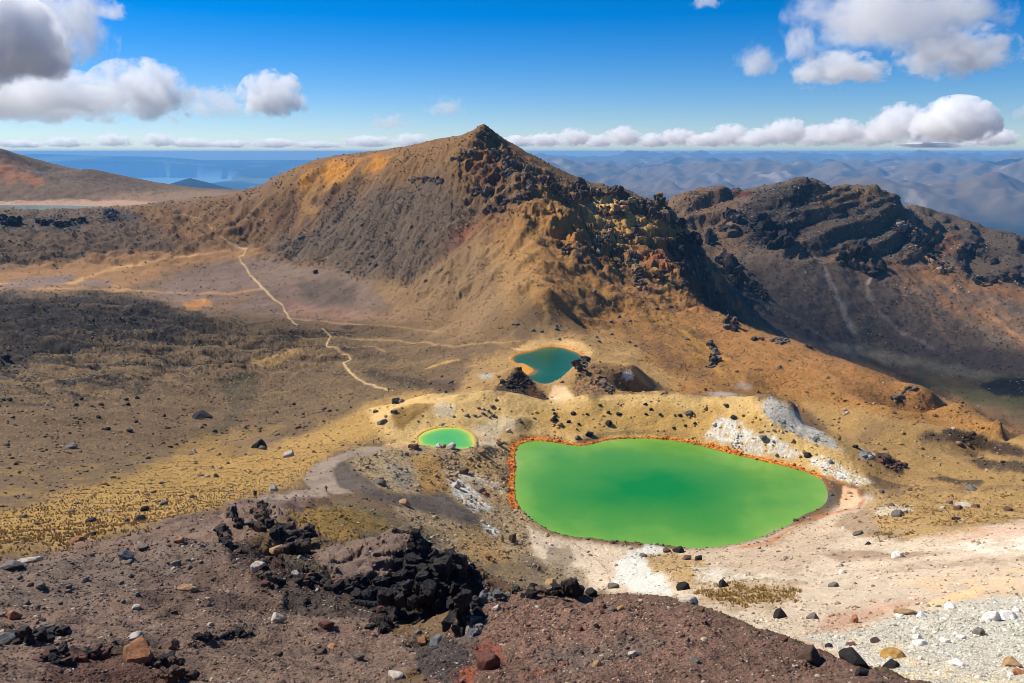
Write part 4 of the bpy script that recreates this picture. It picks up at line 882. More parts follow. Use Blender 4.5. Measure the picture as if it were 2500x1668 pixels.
RC = {'d': (56,51,49), 'g': (120,113,104), 'p': (186,176,162), 'w': (226,222,212), 'o': (166,120,86), 't': (168,138,102), 'b': (112,88,72), 'r': (114,78,66), 'y': (178,142,84), 'k': (50,46,45), 'u': (108,107,108), 'm': (92,76,64)}
def tag(o, label=None, cat=None, group=None, kind=None):
    if label: o['label'] = label
    if cat: o['category'] = cat
    if group: o['group'] = group
    if kind: o['kind'] = kind
    return o
# --- loose stones: far past counting, one object per terrain
def stones(name, n, prob, pxlo, pxhi, sub, power, flat=.7, seed=1, smax=9):
    rng = np.random.default_rng(seed)
    p = prob.ravel().astype(np.float64); p = p/p.sum()
    k = rng.choice(p.size, n, p=p)
    u = rng.random(n); s = (pxlo**(1-power)+u*(pxhi**(1-power)-pxlo**(1-power)))**(1/(1-power))
    r = RHO.ravel()[k]; dist = np.hypot(r, Z.ravel()[k]); s = np.where(r > 420, np.minimum(s, 4.6), s); rad = np.minimum(s/F*dist*.5, smax)
    base = np.stack([X.ravel()[k], Y.ravel()[k], Z.ravel()[k]], -1)
    jit = rng.normal(size=(n, 2))*(dist*.0006)[:, None]; base[:, :2] += jit
    protos = [rock_shape(sub, rng, 12, 14, .06) for _ in range(16)]
    P = np.array(protos)[rng.integers(0, 16, n)]
    R = rot_random(rng, n)
    sc = rng.uniform(.65, 1.25, (n, 1, 3))
    V3 = np.einsum('nij,nkj->nki', R, P*sc)
    V3[:, :, 2] *= flat
    V3 = V3*rad[:, None, None]+base[:, None, :]; V3[:, :, 2] += (rad*.02)[:, None]
    f = ICO[sub][1]; nv = len(ICO[sub][0])
    Fc = (f[None]+(np.arange(n)*nv)[:, None, None]).reshape(-1, 3)
    loc = C.reshape(-1, 3)[k]
    tint = rng.random(n)
    base_c = loc*rng.uniform(.70, 1.35, (n, 1))
    grey = np.array([s2l((112,103,94)) if x < .5 else s2l((80,72,64)) for x in rng.random(n)])
    g = (tint < .30*(1-WHITE_FG.ravel()[k]))[:, None]; col = np.where(g, base_c*.55+grey*.45, base_c)
    pale = (tint > .93)[:, None]; col = np.where(pale, np.where(WHITE_FG.ravel()[k][:, None] > .4, s2l((220,216,206))[None], s2l((196,180,156))[None]*.8)+0*col, col)
    orb = (band.ravel()[k] > .3)[:, None]; col = np.where(orb, s2l((206,122,50))[None]*rng.uniform(.6, 1.2, (n, 1)), col)
    o = mesh_np(name, V3.reshape(-1, 3), Fc, M_ROCK, False, 'stuff', nside=3)
    add_attr(o.data, "Col", np.repeat(np.clip(col, .01, .9), nv, 0))
    return o
dry = (np.minimum(np.minimum(sdb, sds), np.minimum(sdt, sdbl)) > .25)
seen = (PY < 1720)*(PX > -60)*(PX < 2560)*dry*(1-PATHM)
scr = np.clip(ROCK, 0, 1)**1.5+.04
clump = smooth(-.1, .5, fbm(A2*F/45, V*F*.5/45, 950, 4))
farw = (RHO > 40)
o = stones("stones", 60000, seen*scr*farw*(.25+clump)*(RHO < 1700)*(1+1.6*(RHO > 420)), 2.6, 8, 0, 2.6, .8, 11, 3.0)
tag(o, "loose stones strewn over the slopes and lake banks", None)
o = stones("rubble", 4200, seen*scr*(RHO > 60)*(.08+clump**2)*(RHO < 420), 5, 14, 1, 2.9, .8, 12, 4.5)
o = stones("gravel", 62000, seen*(RHO < 75)*(RHO > 14)*(.25+ROCK)*(.4+clump)*(1-.6*WHITE_FG), 2.6, 9, 0, 2.8, .75, 13)
o = stones("cobbles", 3600, seen*(RHO < 90)*(RHO > 16)*(.10+ROCK)*(.15+clump**2)*(1-.6*WHITE_FG), 7, 15, 1, 3.4, .75, 14)
o = stones("beach_stones", 2200, seen*(band > .3)*(.2+clump), 1.6, 4.2, 0, 3.0, .8, 15)
print("stones", round(time.time()-T0, 1))
# --- boulders one can point at
PROTO = {}
def rock_mesh(code, k, sub=3):
    key = (code, k)
    if key not in PROTO:
        rng = np.random.default_rng(1000+k*7)
        v = rock_shape(sub, rng, 13, 22, .05)
        me = bpy.data.meshes.new("rock"); me.from_pydata(v.tolist(), [], ICO[sub][1].tolist()); me.materials.append(M_ROCK)
        c = s2l(RC[code])**1.12*1.0
        nz = vnoise(v[:, 0]*2+v[:, 2]*1.3+k, v[:, 1]*2-v[:, 2], 3)
        col = np.clip(c[None]*(1+.22*nz[:, None]), .01, .85)
        add_attr(me, "Col", col)
        me.polygons.foreach_set('use_smooth', np.zeros(len(me.polygons), bool))
        PROTO[key] = me
    return PROTO[key]
BCOUNT = [0]
def boulder(x, y, w, h, code, label, group=None, rmin=0, rmax=9e9):
    hit = ground_at(x, y, rmin)
    if hit is None: return None
    p, r, _ = hit
    if r > rmax: return None
    BCOUNT[0] += 1; k = BCOUNT[0]
    d = math.hypot(r, p.z); q_ = .84 if r < 60 else 1.0; W_ = q_*w/F*d*.5; H_ = q_*h/F*d*.5/math.cos(math.asin(min(.95, -p.z/d)))*.95
    o = bpy.data.objects.new("boulder", rock_mesh(code, k % 14)); COL.objects.link(o)
    o.location = (p.x, p.y, p.z+H_*.30)
    o.scale = (W_*1.05, W_*random.uniform(.75, 1.05), H_*1.1)
    o.rotation_euler = (random.uniform(-.25, .25), random.uniform(-.25, .25), random.uniform(-.4, .4)-math.atan2(p.x, p.y))
    tag(o, label, "boulder", group)
    return o
random.seed(3)
BL = """631 1394 40 28 p|cream boulder perched on the dark rubble ridge above the ravine
675 1519 40 30 p|pale hollow-sided boulder casting a long shadow on grey scree
459 1444 44 20 t|flat tan slab lying on the grey scree below the lava knob
333 1489 22 14 p|small cream stone alone on smooth grey sand, lower left
36 1512 32 24 o|rounded orange stone at the left edge on grey scree
101 1438 20 14 g|small angular grey stone near the left edge beside a red one
76 1433 14 12 r|small red stone near the left edge beside a grey one
304 1362 32 20 u|blue-grey boulder on the scree left of the lava knobs
432 1383 26 14 g|low grey stone on scree below the two lava knobs
673 1349 34 18 t|rounded tan boulder against the foot of the lava overhang
340 1612 74 74 o|large orange weathered boulder at the edge of the dark pit
416 1584 40 32 b|brown boulder just right of the large orange one
333 1563 36 20 p|pale cap stone resting above the large orange boulder
22 1572 48 44 u|blue-grey boulder cut by the left edge near the bottom
716 1407 22 16 p|pale stone right of the cream boulder above the ravine
29 1386 40 14 g|flat grey rock at the left edge below the golden grass
69 1376 42 14 p|flat pale rock next to the flat grey one at the left edge
354 1247 20 16 d|dark boulder on golden grass, upper of two close together
344 1271 26 14 d|dark flat boulder on golden grass, lower of two close together
224 1275 20 12 d|dark stone in the middle of the golden grass slope
401 1233 22 12 g|grey stone high on the golden grass slope
665 1199 22 24 p|tall pale leaning slab beside the ridge path
192 1322 30 12 o|orange-tan slab where the golden grass meets the scree
439 1326 20 12 o|small orange stone on the scree above the grey pair
349 1338 24 12 g|grey stone on scree between the orange slabs
810 1583 26 12 o|small orange slab on grey sand below the black crag
785 1598 28 14 m|purplish flat stone below the small orange slab
796 1534 36 26 r|rusty clod with a dark shadow left of the black crag
224 1308 18 10 d|dark flat stone at the lower edge of the golden grass
633 1094 32 26 d|biggest dark boulder on the basin floor, with a small grey one at its foot
642 1098 15 12 g|small grey stone at the foot of the biggest dark basin boulder
705 1115 28 18 p|pale grey boulder on golden grass left of the ridge path
494 1022 42 18 k|low black boulder beside the dark marshy hollow
175 1096 24 12 g|flat grey boulder alone on the brown basin floor at left
14 877 18 14 k|black boulder at the left edge on the lava field
315 1056 14 9 d|dark stone right of the black one on the basin floor
264 1052 14 9 k|black stone left of the dark one on the basin floor
771 668 12 13 k|dark upright stone on the crater floor below the mountain
968 985 28 22 d|dark peaked boulder on the crest left of the small green pond
979 984 18 14 g|grey rock leaning on the dark peaked boulder
933 1035 24 14 g|grey flat-topped boulder on the pale spur left of the small pond
962 1008 14 10 u|bluish boulder on the ochre slope left of the small pond
917 1008 12 10 u|small bluish stone beside the path left of the small pond
1351 1028 18 14 d|dark boulder in the middle of the ochre bank
1367 1038 14 12 t|tan boulder just right of a dark one on the ochre bank
1440 1064 20 16 k|blackest boulder just above the orange shore band
1411 1071 16 10 g|grey boulder just above the orange shore band
1400 1013 12 9 d|small dark stone high on the ochre bank
1682 1011 20 12 g|grey slab on the ochre bank above the white patch
1507 1012 11 9 d|dark stone alone on the right part of the ochre bank
1487 1037 18 14 d|dark pair-like boulder low on the ochre bank
1009 1096 22 20 b|brown blocky boulder on the spur below the small pond
1174 1107 22 24 t|tall tan boulder with a long shadow left of the green lake
1112 1191 24 26 p|large pale rounded boulder on the white patch
1172 1202 24 16 g|grey-topped boulder right of the pale rounded one
1183 1209 12 14 o|small orange stone touching the grey-topped boulder
1132 1157 24 20 b|brown boulder at the top of the white patch
987 1231 32 14 t|cream slab on the dark grey scree tongue
928 1184 26 20 g|grey pointed boulder at the edge of the grey scree tongue
897 1144 15 10 t|small tan boulder beside the bend of the ridge path
1071 1094 16 13 w|white boulder at the near rim of the small pond
1084 1094 14 13 o|orange boulder at the near rim of the small pond
1102 1097 26 14 p|wide pale boulder at the near rim of the small pond
1219 1086 18 14 b|brown boulder between the small pond and the green lake
1226 1323 11 20 t|tan upright stone near the lake's lower left shore
1251 1323 16 34 m|dark brown spire-like rock with a long shadow by the lower left shore
1192 1365 18 22 o|rusty boulder on the slope below the dark spire
1344 1428 26 24 t|tan knobbly rock just above the crest of the brown mound
1682 1472 46 20 p|large pale flat boulder behind the crest of the brown mound
1498 1437 24 20 g|dark grey boulder where the pale channel meets the mound
1443 1457 34 22 k|black clinker block on the crest of the brown mound
1212 1488 20 16 p|pinkish white stone on the brown mound near its left crest
1496 1492 18 14 u|bluish stone on the upper slope of the brown mound
1516 1488 20 12 y|ochre stone beside the bluish one on the brown mound
1456 1592 15 15 o|bright orange stone on the lower brown mound
1458 1627 24 18 t|tan angular stone near the bottom edge on the brown mound
1544 1598 26 12 p|pale flat stone on the brown mound
1693 1620 28 20 g|grey boulder near the bottom edge on the brown mound
933 1497 30 18 r|pink boulder lodged in the dark crag face
966 1654 40 18 p|pinkish flat stone at the bottom edge
1031 1569 28 22 o|orange-tan curved rock at the foot of the black crag
1067 1570 44 28 u|smooth grey boulder at the foot of the black crag
1020 1551 22 18 g|round grey boulder in the ravine below the black crag
877 1613 26 22 g|round grey boulder with a dark shadow on grey sand
1190 1634 66 60 r|large brick-red boulder half buried near the bottom edge
1657 1347 26 16 d|dark boulder on the near shore above the ochre hummock
1570 1360 16 12 g|grey boulder at the top of the white ash patch
1678 1367 22 14 b|brown boulder on the ochre hummock by the near shore
1628 1347 18 12 b|brown boulder left of the dark one on the near shore
2193 1260 24 15 g|grey boulder on the golden grass right of the lake
2097 1307 22 12 g|grey boulder beside a grass tuft right of the lake
2059 1291 9 8 w|small white stone on the pale beach right of the lake
2194 1361 26 14 w|pinkish white boulder on the brown sand band
2057 1399 15 12 w|white boulder on the pinkish slope
2353 1236 38 12 p|wide pale slab in the golden grass at right
2381 1240 16 11 b|brown stone at the right end of the wide pale slab
2339 1245 16 12 b|brown stone below the wide pale slab
2334 1269 15 9 d|dark stone lowest in the golden grass at right
2460 1247 17 12 b|brown stone in the golden grass near the right edge
2120 1331 13 8 d|small dark stone on the pale slope below the grass
2373 1197 24 12 g|grey boulder on the plain near the right edge
1706 1369 20 18 d|dark upright boulder right of the ochre hummock
1766 1434 20 20 d|dark boulder among the golden tufts below the lake
1668 1441 28 22 k|black boulder left of the golden tufts below the lake
2089 1096 13 9 k|black stone on the plain behind the white slope
2046 1074 10 20 y|yellow crusted pillar at the edge of the steaming slope
1972 1114 16 10 d|dark boulder above the long white patch
1862 1072 17 12 g|grey boulder between the white patches
1791 1020 15 10 d|dark boulder at the top of the largest white patch
1773 992 14 8 b|brown boulder just below the bank's crest
2035 1434 20 13 g|grey boulder on the pinkish slope below the white stone
1912 1566 22 20 r|red boulder on the right shoulder of the brown mound
2085 1520 15 24 o|orange and white upright block on the white slope
1985 1512 26 16 g|grey boulder behind the right shoulder of the brown mound
2342 1625 32 20 w|white block near the bottom edge on the white slope
2486 1647 28 18 o|orange boulder in the lower right corner
2472 1629 38 24 t|peach-coloured boulder above the orange corner one
2182 1606 54 22 y|olive-tan split boulder on the white slope
2420 1517 34 26 w|white cleft block high on the white slope
2456 1512 38 24 w|white block right of the cleft one
2392 1551 22 18 g|grey boulder in the middle of the white slope
2306 1570 22 18 w|bright white boulder in the middle of the white slope
2138 1570 28 18 m|brown crumbling rock on the white slope
2077 1577 26 10 r|reddish flat stone beside the brown mound's edge
2248 1575 32 18 w|white cluster stone left of the bright white boulder
2209 1501 38 16 t|cream rock at the upper edge of the white slope
2317 1487 24 14 w|white stone with a dark crack high on the white slope
1975 1616 60 46 m|large rounded dark grey boulder on the brown mound, right side
2082 1620 66 44 k|biggest black lava boulder on the mound's right edge
2105 1650 30 26 k|black lava lump below the biggest one on the right edge
1905 1509 26 24 d|black lava lump on the skyline of the mound's right shoulder
2024 1582 18 14 d|small black lump on the mound's right edge
2176 1632 42 20 k|black lava lump near the bottom on the mound's right edge"""
for ln in BL.split("\n"):
    a, lab = ln.split("|"); x, y, w, h, c = a.split()
    boulder(float(x), float(y), float(w), float(h), c, lab)
print("boulders", BCOUNT[0], round(time.time()-T0, 1))
AUTO = [([(700,560),(900,520),(1080,560),(1150,660),(1000,700),(860,690)], 16, 8, 12, 'gu', "grey boulder in the scree at the foot of the mountain", "boulders in the scree under the mountain"),
        ([(1190,760),(1300,790),(1480,800),(1560,850),(1450,840),(1200,830)], 12, 8, 12, 'ug', "grey boulder on the slope above the teal lake", "boulders above the teal lake"),
        ([(1060,985),(1240,975),(1300,1000),(1250,1050),(1130,1040)], 11, 8, 12, 'gd', "grey stone on the ochre saddle between the green pond and lake", "boulders on the ochre saddle"),
        ([(1300,1000),(1500,980),(1700,990),(1700,1050),(1480,1050),(1330,1060)], 16, 7, 12, 'dg', "small dark stone on the ochre bank behind the green lake", "stones on the ochre bank"),
        ([(950,1120),(1150,1110),(1240,1130),(1250,1250),(1100,1250),(980,1180)], 18, 9, 15, 'tby', "tan stone on the rocky bank left of the green lake", "stones on the left bank"),
        ([(950,1260),(1150,1270),(1280,1330),(1240,1420),(1120,1370)], 12, 8, 14, 'tgy', "stone on the ochre slope behind the black crag", "stones behind the black crag"),
        ([(0,1270),(300,1180),(600,1110),(700,1150),(560,1200),(200,1310)], 16, 8, 14, 'gdg', "grey stone in the golden grass of the left slope", "stones in the golden grass"),
        ([(0,980),(500,960),(800,960),(700,1050),(100,1130)], 10, 8, 12, 'dg', "small dark stone on the brown basin floor", "stones on the basin floor"),
        ([(1350,640),(1600,720),(1900,860),(2100,960),(1800,930),(1500,800)], 14, 8, 12, 'gm', "grey stone on the orange hillside", "stones on the orange hillside"),
        ([(2120,1200),(2480,1190),(2480,1270),(2150,1280)], 8, 9, 14, 'gbp', "stone in the golden grass right of the green lake", "stones in the grass on the right"),
        ([(0,1400),(300,1370),(560,1370),(500,1480),(100,1520)], 14, 12, 20, 'gpt', "stone on the grey foreground scree at left", "stones on the foreground scree"),
        ([(1250,1480),(1700,1480),(1900,1580),(1800,1650),(1250,1650)], 16, 12, 20, 'bgr', "stone on the brown mound in the foreground", "stones on the brown mound"),
        ([(2150,1500),(2490,1470),(2490,1660),(2280,1650)], 14, 12, 22, 'wpt', "white stone on the bleached slope at lower right", "stones on the bleached slope")]
rr = random.Random(5)
def inpoly(x, y, P):
    c = False
    for i in range(len(P)):
        (ax, ay), (bx, by) = P[i], P[i-1]
        if (ay > y) != (by > y) and x < (bx-ax)*(y-ay)/(by-ay)+ax: c = not c
    return c
for poly, n, s0, s1, codes, lab, grp in AUTO:
    xs_, ys_ = [p[0] for p in poly], [p[1] for p in poly]; k = 0
    codes = codes[0] if 'tan' in lab or 'grey' in lab or 'dark' in lab or 'white' in lab else codes
    while k < n:
        x, y = rr.uniform(min(xs_), max(xs_)), rr.uniform(min(ys_), max(ys_))
        if not inpoly(x, y, poly): continue
        w = s0+(s1-s0)*rr.random()**2
        boulder(x, y, w, w*rr.uniform(.6, .9), rr.choice(codes), lab, grp); k += 1
# --- outcrops: clusters of jointed blocks grown out of the slope, one object each
def outcrop(name, label, cat, ells, n, size, code, tall=1.0, seed=0, rough=.14, rmin=0, lift=.12, group=None, sub=2, boxy=40, dtol=.12):
    rng = np.random.default_rng(5000+seed); Vs = []; Fs = []; Cs = []; off = 0
    anchors = []
    for cx, cy, rx, ry in ells:
        h = ground_at(cx, cy+ry*.7, rmin) or ground_at(cx, cy+ry+10, rmin)
        anchors.append(h)
    wts = np.array([e[2]*e[3] for e in ells], float); wts /= wts.sum()
    BC = []
    def add_block(p, s):
        nonlocal off
        v = rock_shape(sub, rng, 11, boxy, rough, True)*1.12
        v = v*np.array([rng.uniform(.7, 1.1), rng.uniform(.7, 1.1), tall*rng.uniform(.8, 1.25)])
        th = rng.uniform(0, 6.28); c, s_ = math.cos(th), math.sin(th); tl = rng.normal(0, .22)
        v = v@np.array([[c, -s_, 0], [s_, c, 0], [0, 0, 1]]).T
        v = v@np.array([[math.cos(tl), 0, -math.sin(tl)], [0, 1, 0], [math.sin(tl), 0, math.cos(tl)]]).T
        v = v*s+p+np.array([0, 0, s*lift*tall])
        Vs.append(v); Fs.append(ICO[sub][1]+off); off += len(v); BC.append((np.array(p), s))
        cc = s2l(RC[code[rng.integers(0, len(code))]])**1.1*rng.uniform(.7, 1.3)
        Cs.append(np.repeat(cc[None], len(v), 0))
    for i in range(n):
        j = rng.choice(len(ells), p=wts); cx, cy, rx, ry = ells[j]; an = anchors[j]
        if an is None: continue
        a = rng.uniform(0, 2*math.pi); q = math.sqrt(rng.random()); x = cx+rx*q*math.cos(a); y = cy+ry*q*math.sin(a)
        h = ground_at(x, y, rmin); az, t = pixdir(x, y)
        if h is None or abs(h[1]/an[1]-1) > dtol:
            r = an[1]*(1+.01*rng.normal()); p = np.array([r*math.sin(az), r*math.cos(az), r*float(t)])
        else: p = np.array(h[0]); r = h[1]
        d = math.hypot(r, p[2]); s = size*(.38+1.1*rng.random()**2.2)/F*d
        add_block(p, s)
    # bridge stray blocks to the main mass with smaller half-buried ones
    if BC:
        P_ = np.array([b[0] for b in BC]); S_ = np.array([b[1] for b in BC])
        D_ = np.linalg.norm(P_[:, None]-P_[None], axis=2)-.72*(S_[:, None]+S_[None])
        lab_ = np.arange(len(P_))
        for i in range(len(P_)):
            for j in np.where(D_[i] < 0)[0]:
                if lab_[i] != lab_[j]: lab_[lab_ == lab_[j]] = lab_[i]
        while len(set(lab_)) > 1:
            main = np.bincount(lab_).argmax(); A_ = np.where(lab_ == main)[0]; B_ = np.where(lab_ != main)[0]
            sub_ = D_[np.ix_(A_, B_)]; i, j = np.unravel_index(sub_.argmin(), sub_.shape); i, j = A_[i], B_[j]
            L_ = np.linalg.norm(P_[i]-P_[j]); ss = max(min(S_[i], S_[j])*.9, size*.3/F*np.linalg.norm(P_[i])); m_ = int(L_/(ss*.8))+1
            for q in range(1, m_): add_block(P_[i]+(P_[j]-P_[i])*q/m_-np.array([0, 0, ss*.25]), ss)
            lab_[lab_ == lab_[j]] = main
    if not Vs: print("no", label); return
    vv = np.concatenate(Vs); ctr = vv.mean(0); ctr[2] = vv[:, 2].min()
    o = mesh_np(name, vv-ctr, np.concatenate(Fs), M_ROCK, False, None, nside=3); o.location = ctr.tolist()
    add_attr(o.data, "Col", np.clip(np.concatenate(Cs), .01, .85)); tag(o, label, cat, group)
    return o
OC = [
 ("summit block of dark jointed rock on the mountain's peak", [(1182,324,15,9),(1192,336,14,9),(1176,332,14,8)], 90, 4.6, 'mdm', 1.0),
 ("slanting rib of brown rock just under the summit", [(1172,360,24,6),(1145,378,22,6),(1118,392,16,7)], 46, 5, 'mgm', 1),
 ("grey boulder field right below the summit", [(1225,380,24,22),(1240,415,18,18)], 70, 5.5, 'gmd', 1),
 ("short band of grey crags on the left face of the mountain", [(1030,441,36,5),(1068,445,16,8)], 34, 5.5, 'gmd', 1.2),
 ("upright string of crags on the mountain's right shoulder", [(1290,425,9,18),(1288,460,14,14)], 34, 6, 'mdg', 1.2),
 ("crag band halfway up the mountain, its left part", [(1165,470,16,12),(1195,475,14,9)], 34, 6, 'mdg', 1.2),
 ("crag band halfway up the mountain, its right part", [(1225,493,20,7),(1268,490,24,7)], 40, 5.5, 'mgd', 1.2),
 ("lowest crag band on the mountain face", [(1185,515,18,6),(1218,513,16,6)], 30, 5.5, 'mgd', 1.1),
 ("reddish rubble band running down the ridge line", [(1335,445,16,12),(1365,470,18,14),(1385,490,12,10)], 60, 5.5, 'rmd', 1),
 ("dark block standing on the ridge left of the gap", [(1418,468,15,16)], 22, 9, 'kmm', 1.3),
 ("long dark crag on the skyline left of the pinnacle", [(1465,475,20,7),(1500,470,20,9)], 40, 6.5, 'kdm', 1.3),
 ("rock pinnacle on the ridge skyline", [(1608,492,8,14),(1612,520,14,20),(1590,525,12,14)], 44, 8, 'dmy', 1.5),
 ("rough crags on the skyline between long crag and pinnacle", [(1555,492,22,6),(1568,505,22,10)], 34, 6, 'dmt', 1),
 ("dark overhanging rock under the upper ochre hollow", [(1480,520,28,10),(1515,512,16,18)], 48, 8, 'dmy', 1),
 ("dark overhang under the lower ochre hollow", [(1535,585,38,11),(1560,572,14,12)], 54, 8, 'kdy', 1),
 ("knobbly rib between the two ochre hollows and the slope", [(1460,600,10,20),(1480,578,12,16),(1488,562,6,12)], 50, 5.5, 'gmt', 1.2),
 ("small twin ribs of rock on the ochre slope", [(1412,620,5,24),(1390,600,4,14),(1374,610,4,16)], 34, 5, 'mtg', 1.2),
 ("boulder heap below the knobbly rib", [(1505,620,18,20),(1500,640,14,10)], 44, 5, 'gmd', 1),
 ("long dark rib running down towards the orange slope", [(1545,640,10,22),(1560,672,14,20),(1565,700,16,12)], 80, 6.5, 'gdk', 1.2),
 ("yellowish crumbling rock at the cliff edge", [(1612,676,20,14)], 30, 7, 'tym', 1.2),
 ("row of black fangs along the crater cliff top", [(1660,590,12,9),(1690,590,22,12),(1672,612,20,10)], 60, 7, 'kd', 1.5),
 ("thin dark fin on the cliff left of the fangs", [(1640,618,7,16)], 14, 7, 'kd', 1.9),
 ("isolated dark pillar in front of the crater wall", [(1735,586,7,18)], 16, 8, 'dk', 2.1),
 ("spired buttress inside the crater", [(1765,640,14,20),(1785,665,22,26),(1800,690,14,20)], 80, 9, 'dkm', 1.7),
 ("chain of dark knobs descending inside the crater", [(1830,700,14,10),(1850,715,12,12),(1868,726,8,12)], 44, 7, 'dm', 1.3),
 ("low dark crag on the small saddle right of the pinnacle", [(1658,553,19,7)], 26, 6, 'dm', 1.2),
 ("crag at the upper end of the orange ridge", [(1788,795,16,18),(1775,785,12,8)], 44, 6.5, 'gdm', 1.2),
 ("dark broken crag on the orange hillside", [(1735,845,10,12),(1745,870,14,14),(1735,890,16,12)], 60, 6, 'dgm', 1.2),
 ("grey boulder pile on the crest of the orange ridge", [(1905,835,22,7)], 34, 5, 'gug', 1),
 ("small crag on the orange crest right of the boulder pile", [(1974,850,7,5)], 10, 5, 'gm', 1),
 ("small crag on the orange crest left of the boulder pile", [(1850,830,12,6)], 14, 5, 'dm', 1),
 ("cluster of crags lower on the orange hillside", [(2225,950,14,10),(2190,975,18,8)], 26, 5, 'gm', 1),
 ("dark crag at the left edge of the far rim", [(20,545,26,8)], 26, 7, 'd', 1.1),
 ("long broken dark crag on the far rim", [(110,545,24,5),(150,550,22,7),(185,543,16,6)], 44, 5.5, 'dk', 1.1),
 ("round dark knoll of rock below the blue lake", [(272,524,18,8)], 30, 5.5, 'dg', 1.1),
 ("massive dark buttress in the crater wall", [(1885,560,48,18),(1900,590,40,18)], 90, 13, 'kdd', 1.3),
 ("twin rounded buttress left of the massive dark one", [(1790,530,26,14),(1775,565,28,12)], 60, 9, 'dmg', 1.2),
 ("dark lower buttress under the layered cliffs", [(2080,640,36,18),(2130,660,30,16),(2105,615,26,12)], 80, 10, 'kdm', 1.2),
 ("pale blocky crag at the right end of the layered cliffs", [(2205,560,24,12),(2230,580,16,16)], 50, 9, 'dgt', 1),
 ("ochre and dark crag right of the layered cliffs", [(2270,620,22,14),(2300,660,18,14)], 44, 8, 'tmd', 1.2),
 ("row of knobbly crags below the far right ridge", [(2370,610,26,12),(2420,640,20,8)], 40, 8, 'dm', 1),
 ("dark knobs on the far right crater wall", [(2400,690,26,12),(2460,680,24,10)], 40, 8, 'dmd', 1),
 ("tall brown lava knob beside the nearest hiker", [(640,1240,9,10),(625,1255,18,9),(640,1262,14,8)], 60, 9, 'mbm', 1.3),
 ("small brown lava knob below the nearest hiker", [(577,1284,8,9)], 16, 7, 'md', 1.3),
 ("dark lava knob at the left end of the gully", [(545,1305,14,14),(556,1325,14,10)], 50, 9, 'dmk', 1.2),
 ("dark lava overhang above the gully", [(640,1290,18,8),(690,1305,26,12),(735,1320,26,18),(755,1300,10,12),(720,1340,30,8)], 170, 12, 'dmd', 1.1),
 ("red-brown broken lava below the cream boulder", [(648,1405,24,10),(665,1425,22,14)], 60, 9, 'mrk', 1.1),
 ("black jagged lava crag above the ravine", [(1010,1400,50,50),(1080,1440,70,60),(965,1305,16,12),(1012,1330,14,20),(1030,1380,34,40),(1090,1390,46,34),(1150,1415,22,30),(1080,1460,70,44),(1000,1480,60,50),(1130,1500,36,44),(960,1440,40,26),(900,1450,50,26),(930,1520,50,24)], 420, 15, 'ddkd', 1.05),
 ("rough blocks of smooth grey lava at the mound's left crest", [(1185,1466,24,9),(1225,1458,22,8)], 24, 12, 'ug', .8),
 ("dark lava humps on the mound's crest", [(1285,1450,30,10),(1380,1442,34,14),(1335,1450,26,8)], 60, 12, 'kdm', .9),
 ("grey lava slab between ravine and mound", [(1145,1500,12,22),(1160,1535,18,18)], 26, 12, 'ug', 1),
 ("dark rock on the left rim of the teal lake crater", [(1265,915,14,16),(1280,935,18,10),(1240,940,22,12)], 80, 5, 'mdm', 1.1),
 ("dark crag above the right shore of the teal lake", [(1415,892,18,12),(1430,880,12,8)], 50, 5, 'mgd', 1.1),
 ("grey rocks on the mound right of the teal lake", [(1470,935,16,14),(1495,955,14,10)], 34, 5, 'gdm', 1),
 ("dark crusty outcrop on the plain behind the white slope", [(2165,1128,22,8),(2185,1140,24,8)], 60, 7, 'kmr', .9),
 ("grey crusted rock left of the dark outcrop on the plain", [(2117,1116,14,6)], 14, 6, 'gp', .8),
 ("dark rubble bank under the left scree, bottom left", [(60,1560,60,16),(130,1545,40,10)], 90, 11, 'kdg', .9),
 ("rust-brown rubble wall of the pit, bottom left", [(150,1610,60,14),(250,1600,50,10),(400,1620,40,14),(440,1650,40,16)], 130, 11, 'mmrk', .9),
 ("rubble rim right of the cream boulder", [(760,1420,40,12),(830,1430,40,16)], 80, 9, 'dkmr', 1),
 ("dark ledge in the grey scree, lower middle", [(520,1560,50,6),(590,1552,30,6)], 44, 8, 'dk', .9),
]
for k, (lab, ells, n, size, code, tall) in enumerate(OC):
    if k < 20: code = code.replace('k', 'm').replace('d', 'm')+'mt'
    outcrop("rock_outcrop", lab, "rock outcrop", ells, n, size, code, tall, seed=k, sub=3 if n > 300 else 2)
print("outcrops", round(time.time()-T0, 1))
